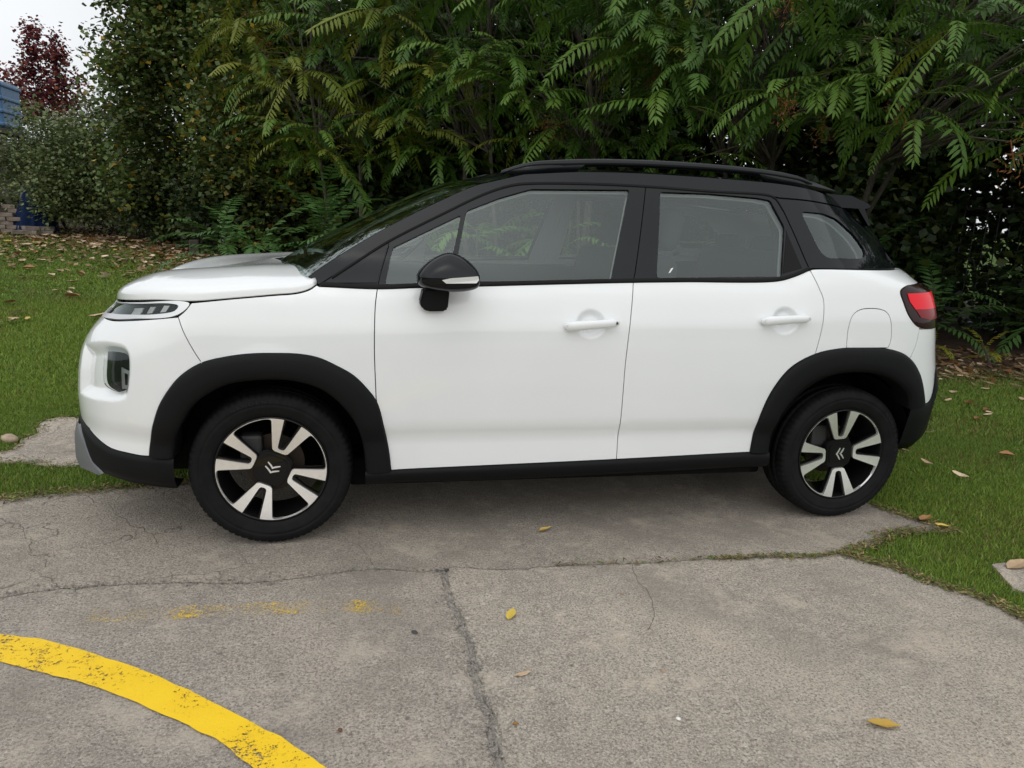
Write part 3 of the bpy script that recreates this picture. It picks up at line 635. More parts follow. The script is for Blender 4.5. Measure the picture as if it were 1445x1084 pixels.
for side in (-1, 1):
    k = 0 if side == -1 else -1
    dp = [o for o in car.children if o.name.startswith('front_door')][k]; rp_ = [o for o in car.children if o.name.startswith('rear_door')][k]
    handle(-.006, .938, side, dp, .009, side == -1); handle(.886, .970, side, rp_, .008, False)
    # door mirror: lofted housing
    prof = [(-.738, 1.130, 1.104, .03), (-.732, 1.146, 1.094, .052), (-.712, 1.170, 1.084, .078), (-.68, 1.196, 1.076, .090), (-.635, 1.219, 1.071, .094), (-.605, 1.222, 1.070, .095), (-.56, 1.207, 1.073, .094), (-.525, 1.178, 1.080, .090), (-.508, 1.158, 1.088, .084), (-.502, 1.142, 1.099, .066)]
    V = []; n = 28
    for x, zt_, zb_, ry in prof:
        zc = zb_+.058; 
        for kk in range(n):
            a = 2*math.pi*kk/n; ca, sa = math.cos(a), math.sin(a); f = (abs(ca)**2.8+abs(sa)**2.8)**(-1/2.8)
            zc = min(1.128, (zt_+zb_)/2+.01); V.append((x, side*(.945+ry*ca*f*(1-.30*max(0, sa)**2)), zc+(zt_-zc if sa > 0 else zc-zb_)*sa*f))
    F = [(i*n+kk, i*n+(kk+1) % n, (i+1)*n+(kk+1) % n, (i+1)*n+kk) for i in range(len(prof)-1) for kk in range(n)]+[tuple(range(n)), tuple(range((len(prof)-1)*n, len(prof)*n))]
    bm = bmesh.new(); vs = [bm.verts.new(v) for v in V]; [bm.faces.new([vs[i] for i in f]) for f in F]
    mh = bm_obj('door_mirror', bm, BLACK, dp, True, label='gloss black door mirror housing with clear indicator strip'); sm = mh.modifiers.new('smooth', 'SUBSURF'); sm.levels = 1; sm.render_levels = 1
    bm = bmesh.new(); pts = [(-.708, 1.075), (-.722, 1.02), (-.712, .998), (-.69, .988), (-.622, .990), (-.612, 1.0), (-.606, 1.075)]
    fr = [[bm.verts.new((x, side*yy, z)) for x, z in pts] for yy in (.915, .80)]
    bm.faces.new(fr[0]); bm.faces.new(fr[1])
    for kk in range(7): bm.faces.new((fr[0][kk], fr[0][(kk+1) % 7], fr[1][(kk+1) % 7], fr[1][kk]))
    bmesh.ops.bevel(bm, geom=[e for e in bm.edges], offset=.006, segments=2, affect='EDGES'); bm_obj('mirror_foot', bm, PLAST, dp)
    bm = bmesh.new(); ip = [(-.652, 1.122), (-.62, 1.130), (-.516, 1.140), (-.512, 1.126), (-.522, 1.114), (-.636, 1.110)]
    yo = lambda x: 1.034-.30*max(0, x+.53)-.10*max(0, -.60-x)
    fr = [[bm.verts.new((x, side*(yo(x)+d), z)) for x, z in ip] for d in (.010, -.02)]
    bm.faces.new(fr[0]); bm.faces.new(fr[1])
    for kk in range(6): bm.faces.new((fr[0][kk], fr[0][(kk+1) % 6], fr[1][(kk+1) % 6], fr[1][kk]))
    bm_obj('indicator_strip', bm, CLEAR, dp)
    # roof rail: raised bar with two feet
    top = crom([(-.352, 1.556), (-.30, 1.577), (-.22, 1.600), (-.08, 1.617), (.08, 1.629), (.33, 1.637), (.6, 1.637), (.85, 1.629), (1.0, 1.616), (1.06, 1.605), (1.12, 1.585)], .03)
    yr = lambda x: .555+.02*min(1, max(0, x+.3))
    hgt = lambda x: .010+.0075*min(1, max(0, (x+.35)/.3))*min(1, max(0, (1.13-x)/.12))
    V = []; n = 10
    for x, z in top:
        for kk in range(n):
            a = 2*math.pi*kk/n; V.append((x, side*(yr(x)+.021*math.cos(a)), z-hgt(x)+hgt(x)*math.sin(a)))
    F = [(i*n+kk, i*n+(kk+1) % n, (i+1)*n+(kk+1) % n, (i+1)*n+kk) for i in range(len(top)-1) for kk in range(n)]+[tuple(range(n)), tuple(range((len(top)-1)*n, len(top)*n))]
    bm = bmesh.new(); vs = [bm.verts.new(v) for v in V]; [bm.faces.new([vs[i] for i in f]) for f in F]
    for foot in ([(-.352, 1.552), (-.22, 1.592), (.03, 1.612), (-.03, 1.560), (-.27, 1.535)], [(.83, 1.615), (1.0, 1.605), (1.13, 1.582), (1.26, 1.545), (.95, 1.55), (.885, 1.575)]):
        fr = [[bm.verts.new((x, side*(yr(x)+d), z)) for x, z in foot] for d in (.018, -.018)]; m_ = len(foot)
        bm.faces.new(fr[0]); bm.faces.new(fr[1]); [bm.faces.new((fr[0][kk], fr[0][(kk+1) % m_], fr[1][(kk+1) % m_], fr[1][kk])) for kk in range(m_)]
    bm_obj('roof_rail', bm, BLACK, car, True)
    bm = bmesh.new()                                                       # fin under the spoiler
    pts = [(1.45, 1.475), (1.485, 1.478), (1.53, 1.40), (1.52, 1.395)]
    fr = [[bm.verts.new((x, side*yy, z)) for x, z in pts] for yy in (.50, .46)]; bm.faces.new(fr[0]); bm.faces.new(fr[1]); [bm.faces.new((fr[0][kk], fr[0][(kk+1) % 4], fr[1][(kk+1) % 4], fr[1][kk])) for kk in range(4)]
    bm_obj('spoiler_fin', bm, BLACK, car)
bm = bmesh.new(); secs = []
for y in np.linspace(-.56, .56, 15):
    k = 1-(abs(y)/.56)**6; zt = .03*(1-(y/.56)**2); xr_ = 1.475+.09*(1-(abs(y)/.56)**3)
    secs.append([bm.verts.new(p) for p in ((1.22, y, 1.535+zt), (1.36, y, 1.532+zt), (xr_-.02, y, 1.500+zt), (xr_, y, 1.485+zt), (xr_-.03, y, 1.474+zt), (1.30, y, 1.475+zt))])
for i in range(14):
    for k in range(6): bm.faces.new((secs[i][k], secs[i][(k+1) % 6], secs[i+1][(k+1) % 6], secs[i+1][k]))
bm.faces.new(secs[0]); bm.faces.new(secs[-1]); bm_obj('rear_spoiler', bm, BLACK, car)
# ---------------------------------------------------------------- wheels
WR, RR = .323, .2215
def lathe(prof, n=96, mod=None):
    V = []; m_ = len(prof)
    for i in range(n):
        a = 2*math.pi*i/n
        for k, (y, r) in enumerate(prof):
            rr = r-(mod(i, k) if mod else 0); V.append((rr*math.cos(a), y, rr*math.sin(a)))
    F = [(i*m_+k, i*m_+k+1, ((i+1) % n)*m_+k+1, ((i+1) % n)*m_+k) for i in range(n) for k in range(m_-1)]
    return V, F
tp = [(-.086, .222), (-.094, .228), (-.100, .245), (-.104, .262), (-.1065, .27), (-.1055, .272), (-.1055, .277), (-.107, .279), (-.106, .288), (-.102, .300), (-.097, .309), (-.092, .3135), (-.086, .3165), (-.076, .3195), (-.060, .3215), (-.052, .322), (-.051, .314), (-.044, .314), (-.043, .3225), (-.012, .323), (-.011, .315), (-.004, .315)]
tp = tp+[(-y, r) for y, r in tp[::-1]]; nk = len(tp)
def sipe(i, k):
    kk = min(k, nk-1-k)
    if 10 <= kk <= 15 and (i % 4 == 0): return .0045
    if 18 <= kk <= 19 and (i % 5 == 0): return .003
    return 0
V, F = lathe(tp, 288, sipe); ME_T = mesh_np('tyre', V, F, RUBBER, smooth=False)
for p_ in ME_T.polygons: p_.use_smooth = True
RIMB = mat('rim_black', (.006, .006, .0065), .4, coat=.25, spec=.15)
V, F = lathe([(-.088, .2225), (-.094, .2225), (-.0945, .2165), (-.088, .2135), (-.070, .2095), (.02, .195), (.08, .200)], 96); ME_B = mesh_np('rim', V, F, RIMB, smooth=True)
V, F = lathe([(.025, .03), (.014, .03), (.014, .122), (.030, .122)], 64); ME_D = mesh_np('brake_disc', V, F, STEEL, smooth=False)
def polar_prism(bm, pts, y0, dish, thick):
    pts = densify(pts, .008); V, F = triangulate(shrink(pts, 0), (), .014); r_ = np.hypot(V[:, 0], V[:, 1]); yy = [y0+dish(q) for q in r_]
    a = [bm.verts.new((x, y, z)) for (x, z), y in zip(V, yy)]; b = [bm.verts.new((x*.985, y+thick, z*.985)) for (x, z), y in zip(V, yy)]
    ed = {(p, q) for t in F for p, q in ((t[0], t[1]), (t[1], t[2]), (t[2], t[0]))}
    for t in F: bm.faces.new([a[k] for k in t]); bm.faces.new([b[k] for k in t[::-1]])
    for p, q in ed:
        if (q, p) not in ed: bm.faces.new((a[q], a[p], b[p], b[q]))
dish = lambda r: .020*(1-(r/RR))**1.2*1.2
def pol(r, a): return (r*math.cos(a), r*math.sin(a))
bm = bmesh.new()                    # machined face of one spoke pair with its rim lip, pair axis at angle 0
half = [(.0735, 0), (.0735, 3), (.0755, 13), (.079, 18.5), (.086, 22), (.13, 22.5), (.18, 22.6), (.203, 22.8), (.2095, 23.4), (.2128, 25), (.2140, 27.5), (.2142, 31), (.2142, 35), (.2188, 35), (.2188, 31), (.2188, 27), (.2188, 22), (.2188, 16), (.2188, 9.8), (.17, 9.6), (.12, 9.4), (.096, 9.0), (.089, 6.5), (.0865, 0)]
polar_prism(bm, [pol(r_, R(a_)) for r_, a_ in half]+[pol(r_, -R(a_)) for r_, a_ in half[-2:0:-1]], -.0935, dish, .010)
ME_S = None
def faces_mesh(name, bm, m):
    bmesh.ops.triangulate(bm, faces=bm.faces); bmesh.ops.recalc_face_normals(bm, faces=bm.faces); me = bpy.data.meshes.new(name); bm.to_mesh(me); bm.free(); me.materials.append(m); return me
ME_S = faces_mesh('spoke_pair', bm, ALU)
bm = bmesh.new()                    # bright rim arc between two pairs, centred at angle 45 deg
arc = [pol(.2185, R(a)) for a in np.linspace(34, 56, 9)]+[pol(.2140, R(a)) for a in np.linspace(56, 34, 9)]
polar_prism(bm, arc, -.0935, lambda r: 0, .006); ME_A = faces_mesh('rim_arc', bm, ALU)
bm = bmesh.new()                    # black spoke backing and hub
for sg in (1, -1):
    Q = [pol(.05, sg*R(0)), pol(.08, sg*R(22)), pol(.15, sg*R(23)), pol(.213, sg*R(24)), pol(.213, sg*R(7.5)), pol(.15, sg*R(7.5)), pol(.09, 0)]
    polar_prism(bm, Q, -.084, dish, .022)
ME_K = faces_mesh('spoke_back', bm, RIMB)
bm = bmesh.new(); hb = []
for k in range(40):
    a = 2*math.pi*k/40; f = (abs(math.cos(a))**4+abs(math.sin(a))**4)**(-1/4); hb.append((.064*f*math.cos(a), .064*f*math.sin(a)))
polar_prism(bm, hb, -.0745, lambda r: 0, .05); polar_prism(bm, [(x*.82, z*.82) for x, z in hb], -.0785, lambda r: 0, .006); polar_prism(bm, [(x*1.08, z*1.08) for x, z in hb], -.070, lambda r: 0, .03); ME_H = faces_mesh('hub_cap', bm, RIMB)
bm = bmesh.new()                    # two chevrons pointing up
for z0, sc in ((.006, 1.0), (-.014, .9)):
    o_, i_ = [], []
    for t in np.linspace(-1, 1, 13):
        x = .0300*sc*t; z = z0+.014-.020*abs(t)**.85; w_ = .0085*(1-.5*abs(t)**1.5)
        o_.append((x, z)); i_.append((x*.96, z-w_))
    polar_prism(bm, o_+i_[::-1], -.0815, lambda r: 0, .004)
ME_C = faces_mesh('chevron_emblem', bm, mat('satin_chrome', (.92, .92, .93), .45, metal=1))
bm = bmesh.new(); bm_box(bm, (-.085, .0, .075), (.09, .07, .11), .015); ME_CAL = faces_mesh('brake_caliper', bm, mat('caliper_grey', (.035, .035, .035), .6, metal=.3))
def lettering(txt, ang0, step, rad, size):
    cu = bpy.data.curves.new('letters', 'FONT'); cu.extrude = .0006; cu.size = size; cu.align_x = 'CENTER'; Vs, Fs = [], []
    for k, ch in enumerate(txt):
        cu.body = ch; o = bpy.data.objects.new('letter_tmp', cu); COL.objects.link(o); dg = bpy.context.evaluated_depsgraph_get(); dg.update()
        me = o.evaluated_get(dg).to_mesh(); a = ang0-step*k; b0 = len(Vs)
        for v in me.vertices:
            x, y, h = v.co; px = x*1.25; pr = rad+y
            Vs.append((pr*math.cos(a)+px*math.sin(a), -.1068-h, pr*math.sin(a)-px*math.cos(a)))
        Fs += [tuple(i+b0 for i in p.vertices) for p in me.polygons]; o.evaluated_get(dg).to_mesh_clear(); bpy.data.objects.remove(o)
    return mesh_np('sidewall_lettering', Vs, Fs, mat('raised_rubber', (.016, .016, .017), .55, spec=.2))
ME_L = lettering('NANOENERGY', R(44), R(5.0), .2815, .019)
def wheel(x, side, rot):
    w = bpy.data.objects.new('wheel', None); w.empty_display_size = .1; link(w, car); w.location = (x, side*.738, WR)
    fl = 0 if side == -1 else math.pi
    def add(me, a=0, nm=None, spin=True):
        o = obj(nm or me.name.split('.')[0], me, w); o.rotation_mode = 'XYZ'
        o.matrix_local = Matrix.Rotation(fl, 4, 'Z') @ Matrix.Rotation(-a, 4, 'Y'); return o
    add(ME_T, nm='tyre'); add(ME_B, nm='rim'); add(ME_D, nm='brake_disc'); add(ME_CAL, nm='brake_caliper'); add(ME_H, rot, 'hub_cap'); add(ME_C, rot, 'chevron_emblem')
    add(ME_L, 0 if x > 0 else R(75), 'sidewall_lettering')
    for k in range(4): add(ME_S, rot+k*math.pi/2, 'spoke_pair'); add(ME_K, rot+k*math.pi/2, 'spoke_back'); add(ME_A, rot+k*math.pi/2, 'rim_arc')
    return w
wheel(-1.302, -1, R(156)); wheel(1.302, -1, R(95)); wheel(-1.302, 1, R(20)); wheel(1.302, 1, R(70))
# ---------------------------------------------------------------- ground
def gz(x, y):
    t = (np.minimum(np.asarray(y, float), 26)-2.2)/.6; sp_ = np.where(t > 20, t, np.log1p(np.exp(np.clip(t, -30, 20))))*.6
    return .070*sp_-.012
def hedge_line(x): return np.interp(x, [-12, -8, -4.7, -2, 0, 1.5, 3.5, 6, 9, 14], [14.6, 13.4, 12.0, 8.9, 7.4, 6.3, 4.6, 2.7, .6, -2])
def colour_mat(name, rough=.6, spec=.3, transl=0., objrand=0.):
    m, t, b = node_mat(name); b.inputs['Roughness'].default_value = rough; b.inputs['Specular IOR Level'].default_value = spec
    a = t.nodes.new('ShaderNodeVertexColor'); a.layer_name = 'Col'; src = a.outputs[0]
    t.links.new(src, b.inputs['Base Color'])
    if transl:
        tr = t.nodes.new('ShaderNodeBsdfTranslucent'); mi = t.nodes.new('ShaderNodeMixShader'); mi.inputs[0].default_value = transl
        t.links.new(src, tr.inputs[0]); t.links.new(b.outputs[0], mi.inputs[1]); t.links.new(tr.outputs[0], mi.inputs[2]); t.links.new(mi.outputs[0], t.nodes['Material Output'].inputs[0])
    return m
# lawn and soil sheet: one sheet to the horizon, soil near the hedge, grass elsewhere
xs = np.unique(np.r_[-400, -200, -100, -60, -40, np.arange(-26, 26.1, .4), 40, 60, 100, 200, 400]); ys = np.unique(np.r_[-400, -200, -100, -60, -30, np.arange(-14, 34.1, .4), 45, 60, 100, 200, 400])
X, Y = np.meshgrid(xs, ys, indexing='ij'); Zg = gz(X, np.minimum(Y, 40)); Pg = np.stack([X, Y, Zg], -1).reshape(-1, 3)
nx, ny = X.shape; idx = np.arange(nx*ny).reshape(nx, ny)
Fg = np.stack([idx[:-1, :-1], idx[1:, :-1], idx[1:, 1:], idx[:-1, 1:]], -1).reshape(-1, 4)
def soil_amount(x, y):
    d = hedge_line(x)-y-np.where(x > 2.5, .75, 0); n = .35*np.sin(x*2.1+1.3*np.sin(y*1.7))+.3*np.sin(y*2.9+x*.7)
    return np.clip((1.15-np.where(x < -2, d*.8, d)+n*.7)/.9, 0, 1)
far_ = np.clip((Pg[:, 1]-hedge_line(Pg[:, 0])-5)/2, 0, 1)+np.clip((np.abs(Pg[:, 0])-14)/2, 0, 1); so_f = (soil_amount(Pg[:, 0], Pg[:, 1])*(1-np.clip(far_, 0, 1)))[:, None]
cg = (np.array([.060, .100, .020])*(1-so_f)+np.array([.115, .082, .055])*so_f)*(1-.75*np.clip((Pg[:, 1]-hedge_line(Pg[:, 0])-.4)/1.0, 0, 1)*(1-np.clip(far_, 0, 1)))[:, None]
m, t, b = node_mat('lawn_soil'); b.inputs['Roughness'].default_value = .95; b.inputs['Specular IOR Level'].default_value = .1
a_ = t.nodes.new('ShaderNodeVertexColor'); a_.layer_name = 'Col'; n_ = t.nodes.new('ShaderNodeTexNoise'); n_.inputs['Scale'].default_value = 9; n_.inputs['Detail'].default_value = 9; n_.inputs['Roughness'].default_value = .7
tc_ = t.nodes.new('ShaderNodeTexCoord'); mr = t.nodes.new('ShaderNodeMapRange'); mr.inputs['From Min'].default_value = .3; mr.inputs['From Max'].default_value = .7; mr.inputs['To Min'].default_value = .55; mr.inputs['To Max'].default_value = 1.4
vm_ = t.nodes.new('ShaderNodeVectorMath'); vm_.operation = 'SCALE'
t.links.new(tc_.outputs['Object'], n_.inputs['Vector']); t.links.new(n_.outputs[0], mr.inputs[0]); t.links.new(a_.outputs[0], vm_.inputs[0]); t.links.new(mr.outputs[0], vm_.inputs['Scale']); t.links.new(vm_.outputs[0], b.inputs['Base Color'])
bp = t.nodes.new('ShaderNodeBump'); bp.inputs['Strength'].default_value = .6; bp.inputs['Distance'].default_value = .03; t.links.new(n_.outputs[0], bp.inputs['Height']); t.links.new(bp.outputs[0], b.inputs['Normal'])
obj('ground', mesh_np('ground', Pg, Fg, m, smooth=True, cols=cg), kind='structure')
# concrete
def concrete(name, base, cracked=0., warm=0.):
    m, t, b = node_mat(name); N_ = t.nodes.new; Lk = t.links.new
    tc = N_('ShaderNodeTexCoord'); co = tc.outputs['Object']
    def noise(s, d=6, r=.6, w=None):
        n = N_('ShaderNodeTexNoise'); n.inputs['Scale'].default_value = s; n.inputs['Detail'].default_value = d; n.inputs['Roughness'].default_value = r; Lk(w or co, n.inputs['Vector']); return n.outputs[0]
    def mrange(v, a, b_, c, d):
        n = N_('ShaderNodeMapRange'); n.clamp = True
        for k, x in zip(('From Min', 'From Max', 'To Min', 'To Max'), (a, b_, c, d)): n.inputs[k].default_value = x
        Lk(v, n.inputs[0]); return n.outputs[0]
    def math_(op, a, b_):
        n = N_('ShaderNodeMath'); n.operation = op
        for k, x in enumerate((a, b_)):
            if isinstance(x, float): n.inputs[k].default_value = x
            else: Lk(x, n.inputs[k])
        return n.outputs[0]
    def mixc(f, a, c):
        n = N_('ShaderNodeMix'); n.data_type = 'RGBA'
        Lk(f, n.inputs[0])
        for k, x in ((6, a), (7, c)):
            if isinstance(x, tuple): n.inputs[k].default_value = (*x, 1)
            else: Lk(x, n.inputs[k])
        return n.outputs[2]
    bs = np.array(base)
    big = mrange(noise(1.1, 6, .66), .36, .64, 0, 1); mid = mrange(noise(17, 8, .78), .42, .60, 0, 1); fin = mrange(noise(105, 3, .7), .46, .64, 0, 1); grit = mrange(noise(150, 3, .7), .49, .66, 0, 1)
    c = mixc(big, tuple(bs*.70), tuple(bs*np.array([1.16, 1.13, 1.07])))
    c = mixc(math_('MULTIPLY', mid, .6), c, tuple(bs*1.30)); c = mixc(math_('MULTIPLY', fin, .85), c, tuple(bs*.42)); c = mixc(math_('MULTIPLY', grit, .7), c, tuple(bs*1.75))
    # exposed aggregate: pale and dark grains
    v = N_('ShaderNodeTexVoronoi'); v.inputs['Scale'].default_value = 95; Lk(co, v.inputs['Vector']); v2 = N_('ShaderNodeTexVoronoi'); v2.inputs['Scale'].default_value = 42; Lk(co, v2.inputs['Vector'])
    sel = N_('ShaderNodeSeparateColor'); Lk(v.outputs['Color'], sel.inputs[0]); sel2 = N_('ShaderNodeSeparateColor'); Lk(v2.outputs['Color'], sel2.inputs[0])
    g1 = math_('MULTIPLY', mrange(v.outputs['Distance'], .2, .32, 1, 0), mrange(sel.outputs[0], .74, .8, 0, .6)); g2 = math_('MULTIPLY', mrange(v.outputs['Distance'], .15, .3, 1, 0), mrange(sel.outputs[1], .76, .82, 0, .75))
    g3 = math_('MULTIPLY', mrange(v2.outputs['Distance'], .15, .26, 1, 0), mrange(sel2.outputs[0], .93, .95, 0, .6))
    c = mixc(g1, c, tuple(bs*1.6)); c = mixc(g2, c, (.075, .068, .062)); c = mixc(g3, c, tuple(bs*.5))
    v3 = N_('ShaderNodeTexVoronoi'); v3.inputs['Scale'].default_value = 23; Lk(co, v3.inputs['Vector']); sel3 = N_('ShaderNodeSeparateColor'); Lk(v3.outputs['Color'], sel3.inputs[0])
    g4 = math_('MULTIPLY', mrange(math_('ADD', v3.outputs['Distance'], math_('MULTIPLY', mid, .2)), .18, .30, 1, 0), mrange(sel3.outputs[1], .86, .88, 0, .75)); c = mixc(g4, c, tuple(bs*.42))
    g5 = math_('MULTIPLY', mrange(math_('ADD', v3.outputs['Distance'], math_('MULTIPLY', fin, .2)), .16, .28, 1, 0), mrange(sel3.outputs[2], .88, .90, 0, .7)); c = mixc(g5, c, tuple(bs*np.array([1.45, 1.45, 1.45])))
    hgt = math_('ADD', math_('MULTIPLY', mid, .6), math_('ADD', math_('MULTIPLY', fin, .6), math_('MULTIPLY', grit, .35)))
    # stains
    stn = mrange(noise(.7, 8, .74), .48, .60, 0, .62); c = mixc(stn, c, tuple(bs*np.array([.62, .62, .62])))
    stn2 = mrange(noise(3.4, 9, .78), .53, .64, 0, .6); c = mixc(stn2, c, tuple(bs*np.array([1.5, 1.46, 1.38])))
    if cracked:
        wob = N_('ShaderNodeTexNoise'); wob.inputs['Scale'].default_value = 5; wob.inputs['Detail'].default_value = 6; Lk(co, wob.inputs['Vector'])
        ad = N_('ShaderNodeVectorMath'); ad.operation = 'MULTIPLY_ADD'; Lk(wob.outputs['Color'], ad.inputs[0]); ad.inputs[1].default_value = (.28, .28, .28); Lk(co, ad.inputs[2])
        vc = N_('ShaderNodeTexVoronoi'); vc.feature = 'DISTANCE_TO_EDGE'; vc.inputs['Scale'].default_value = 3.1; Lk(ad.outputs[0], vc.inputs['Vector'])
        sx = N_('ShaderNodeSeparateXYZ'); Lk(co, sx.inputs[0])
        zone = math_('MULTIPLY', mrange(sx.outputs[0], -.9, -1.7, 0, 1), mrange(noise(1.9, 3), .42, .52, 0, 1))
        line = math_('MULTIPLY', mrange(vc.outputs['Distance'], .002, .014, 1, 0), zone)
        c = mixc(math_('MULTIPLY', line, 0.5*cracked), c, (.035, .032, .03)); hgt = math_('SUBTRACT', hgt, math_('MULTIPLY', line, 1.4))
    Lk(c, b.inputs['Base Color']); b.inputs['Roughness'].default_value = .88; b.inputs['Specular IOR Level'].default_value = .25
    bp = N_('ShaderNodeBump'); bp.inputs['Strength'].default_value = .8; bp.inputs['Distance'].default_value = .007; Lk(hgt, bp.inputs['Height']); Lk(bp.outputs[0], b.inputs['Normal'])
    return m
CON1, CON2, CON3, CON4 = concrete('old_concrete', (.385, .342, .292), 1.), concrete('concrete_left', (.402, .358, .310), .0), concrete('concrete_right', (.450, .400, .340), .0), concrete('gravelly_concrete', (.50, .44, .375), .4)
DIRT = mat('joint_dirt', (.055, .050, .042), .95, noise=.5, nscale=60, bump=.8, bscale=90)
def jag(path, amp, step=.018, seed=0):
    r = np.random.default_rng(seed); p = np.array(crom(path, step)); n = len(p); j = np.convolve(r.normal(0, 1, n+8), np.ones(3)/3, 'same')[4:4+n]*amp+np.convolve(r.normal(0, 1, n+40), np.ones(15)/15, 'same')[20:20+n]*amp*2
    tg = np.gradient(p, axis=0); nn = np.stack([-tg[:, 1], tg[:, 0]], 1); nn /= np.maximum(np.hypot(*nn.T), 1e-9)[:, None]
    return p+nn*j[:, None], nn
CR, crn = jag(GND['crack'], .006, seed=1); JT, jtn = jag(GND['joint'], .008, seed=2)
LR_, lrn = jag(GND['low_right'], .007, seed=3); TG_, _ = jag(GND['tongue'], .008, seed=4); FL_, _ = jag(GND['far_left'], .015, seed=5)
def slab(name, outline, m, parent, top=0., th=.035, res=.12):
    V, F = triangulate(join([tuple(q) for q in outline]), (), res); n = len(V)
    P = np.c_[V, top+.0015*np.sin(V[:, 0]*3.1+V[:, 1]*2.3)]; cnt = {(a, b) for t in F for a, b in ((t[0], t[1]), (t[1], t[2]), (t[2], t[0]))}
    W = [(b, a, a+n, b+n) for a, b in cnt if (b, a) not in cnt]
    lo = P.copy(); lo[:, 2] = top-th; e = {a for a, b in cnt if (b, a) not in cnt} | {b for a, b in cnt if (b, a) not in cnt}
    for i in e: P[i, 2] -= .003
    return obj(name, mesh_np(name, np.vstack([P, lo]), F.tolist()+W, m), parent)
pave = obj('concrete_pavement', mesh_np('concrete_pavement', [(-6, -11, -.010), (9, -11, -.010), (9, -6.4, -.010), (1.9, -6.4, -.010), (1.42, -1.9, -.010), (1.1, -1.15, -.010), (-3.8, -1.05, -.010), (-6, -1.1, -.010)], [tuple(range(8))], DIRT), kind='structure')
g_ = .0045
up = [tuple(q+n*g_) for q, n in zip(CR, crn)]
slab('slab', [(-6, -1.35)]+up+[tuple(q) for q in TG_]+[(1.5, -.2), (1.2, .7), (0, .9), (-1.3, .5)]+[tuple(q) for q in FL_[::-1]]+[(-4.2, -.55), (-6, -.75)], CON1, pave)
kj = int(np.argmin(np.hypot(*(CR-JT[0]).T)))
slab('slab', [(-6, -1.36)]+[tuple(q-n*g_) for q, n in zip(CR, crn)][:kj-1]+[tuple(q-n*.013) for q, n in zip(JT, jtn)][1:]+[(-.62, -10.9), (-6, -10.9)], CON2, pave)
slab('slab', [tuple(q+n*.013) for q, n in zip(JT, jtn)][1:][::-1]+[tuple(q-n*g_) for q, n in zip(CR, crn)][kj+2:]+[tuple(q) for q in LR_]+[(1.6, -2.6), (3, -4), (8.5, -6.5), (8.5, -10.9), (-.56, -10.9)], CON3, pave)
JF, _ = jag(GND['patch_l'], .02, .03, 6); JF = JF[:-1]
pl = slab('slab', [(x, y) for x, y in JF], CON4, pave, top=.004)
slab('slab', jag(GND['patch_r'], .012, .03, 7)[0][:-1], CON4, pave, top=.002)
# crumbled filling of the joint between the two lower slabs
rr = np.random.default_rng(5); jn = len(JT); rows = []
for k, o in enumerate(np.linspace(-.022, .022, 9)):
    h = -.0035+rr.normal(0, .0034, jn)+(-.004 if abs(o) > .018 else 0); rows.append(np.c_[JT+jtn*(o+rr.normal(0, .0015, jn))[:, None], h])
G_ = np.array(rows); K_ = 9; Fj = [(i*jn+j, i*jn+j+1, (i+1)*jn+j+1, (i+1)*jn+j) for i in range(K_-1) for j in range(jn-1)]
obj('joint_filling', mesh_np('joint_filling', G_.reshape(-1, 3), Fj, concrete('crumbled_mortar', (.35, .32, .285), 0)), pave)
# crumbled rubble along the crack and joint (loose crumbs, uncountable)
Vc, Fc = [], []
def crumbs(path, n, spread, smin, smax):
    for _ in range(n):
        i = rr.integers(0, len(path)); s_ = rr.uniform(smin, smax); c0 = np.array([*path[i], 0])+np.array([rr.normal(0, spread), rr.normal(0, spread), .001]); b0 = len(Vc)
        for d in ((1, 0, 0), (0, 1, 0), (-1, 0, 0), (0, -1, 0), (0, 0, .8)): Vc.append(c0+np.array(d)*s_*rr.uniform(.6, 1.3, 3))
        Fc.extend([(b0, b0+1, b0+4), (b0+1, b0+2, b0+4), (b0+2, b0+3, b0+4), (b0+3, b0, b0+4)])
crumbs(JT, 500, .018, .0015, .005); crumbs(CR[:kj], 420, .018, .0015, .006); crumbs(CR[kj:], 200, .012, .001, .004)
gx = np.array([(rr.uniform(-2.4, 1.6), rr.uniform(-2.3, -.9)) for _ in range(300)]); crumbs(gx, 260, .2, .001, .0035)
obj('concrete_crumbs', mesh_np('concrete_crumbs', np.array(Vc), np.array(Fc), mat('crumb_grey', (.22, .20, .175), .95, noise=.6, nscale=40)), pave, kind='stuff')
# hairline crack, as a shallow dark ribbon
def ribbon(path, w, z, seed):
    p, n = jag(path, .005, .02, seed); r = np.random.default_rng(seed+9); ww = w*(.5+r.random(len(p))); A, B = p+n*ww[:, None], p-n*ww[:, None]; k = len(p)
    return np.vstack([np.c_[A, np.full(k, z)], np.c_[B, np.full(k, z)]]), [(i, i+1, k+i+1, k+i) for i in range(k-1)]
CRK = mat('crack_dirt', (.13, .118, .105), .95)
V, F = ribbon(GND['hair'], .0011, .0026, 21); obj('hairline_crack', mesh_np('hairline_crack', V, F, CRK), pave)
V, F = ribbon([(-.9, -1.10), (-.95, -.9), (-1.15, -.75), (-1.2, -.6)], .0010, .0026, 22); obj('hairline_crack', mesh_np('hairline_crack', V, F, CRK), pave)
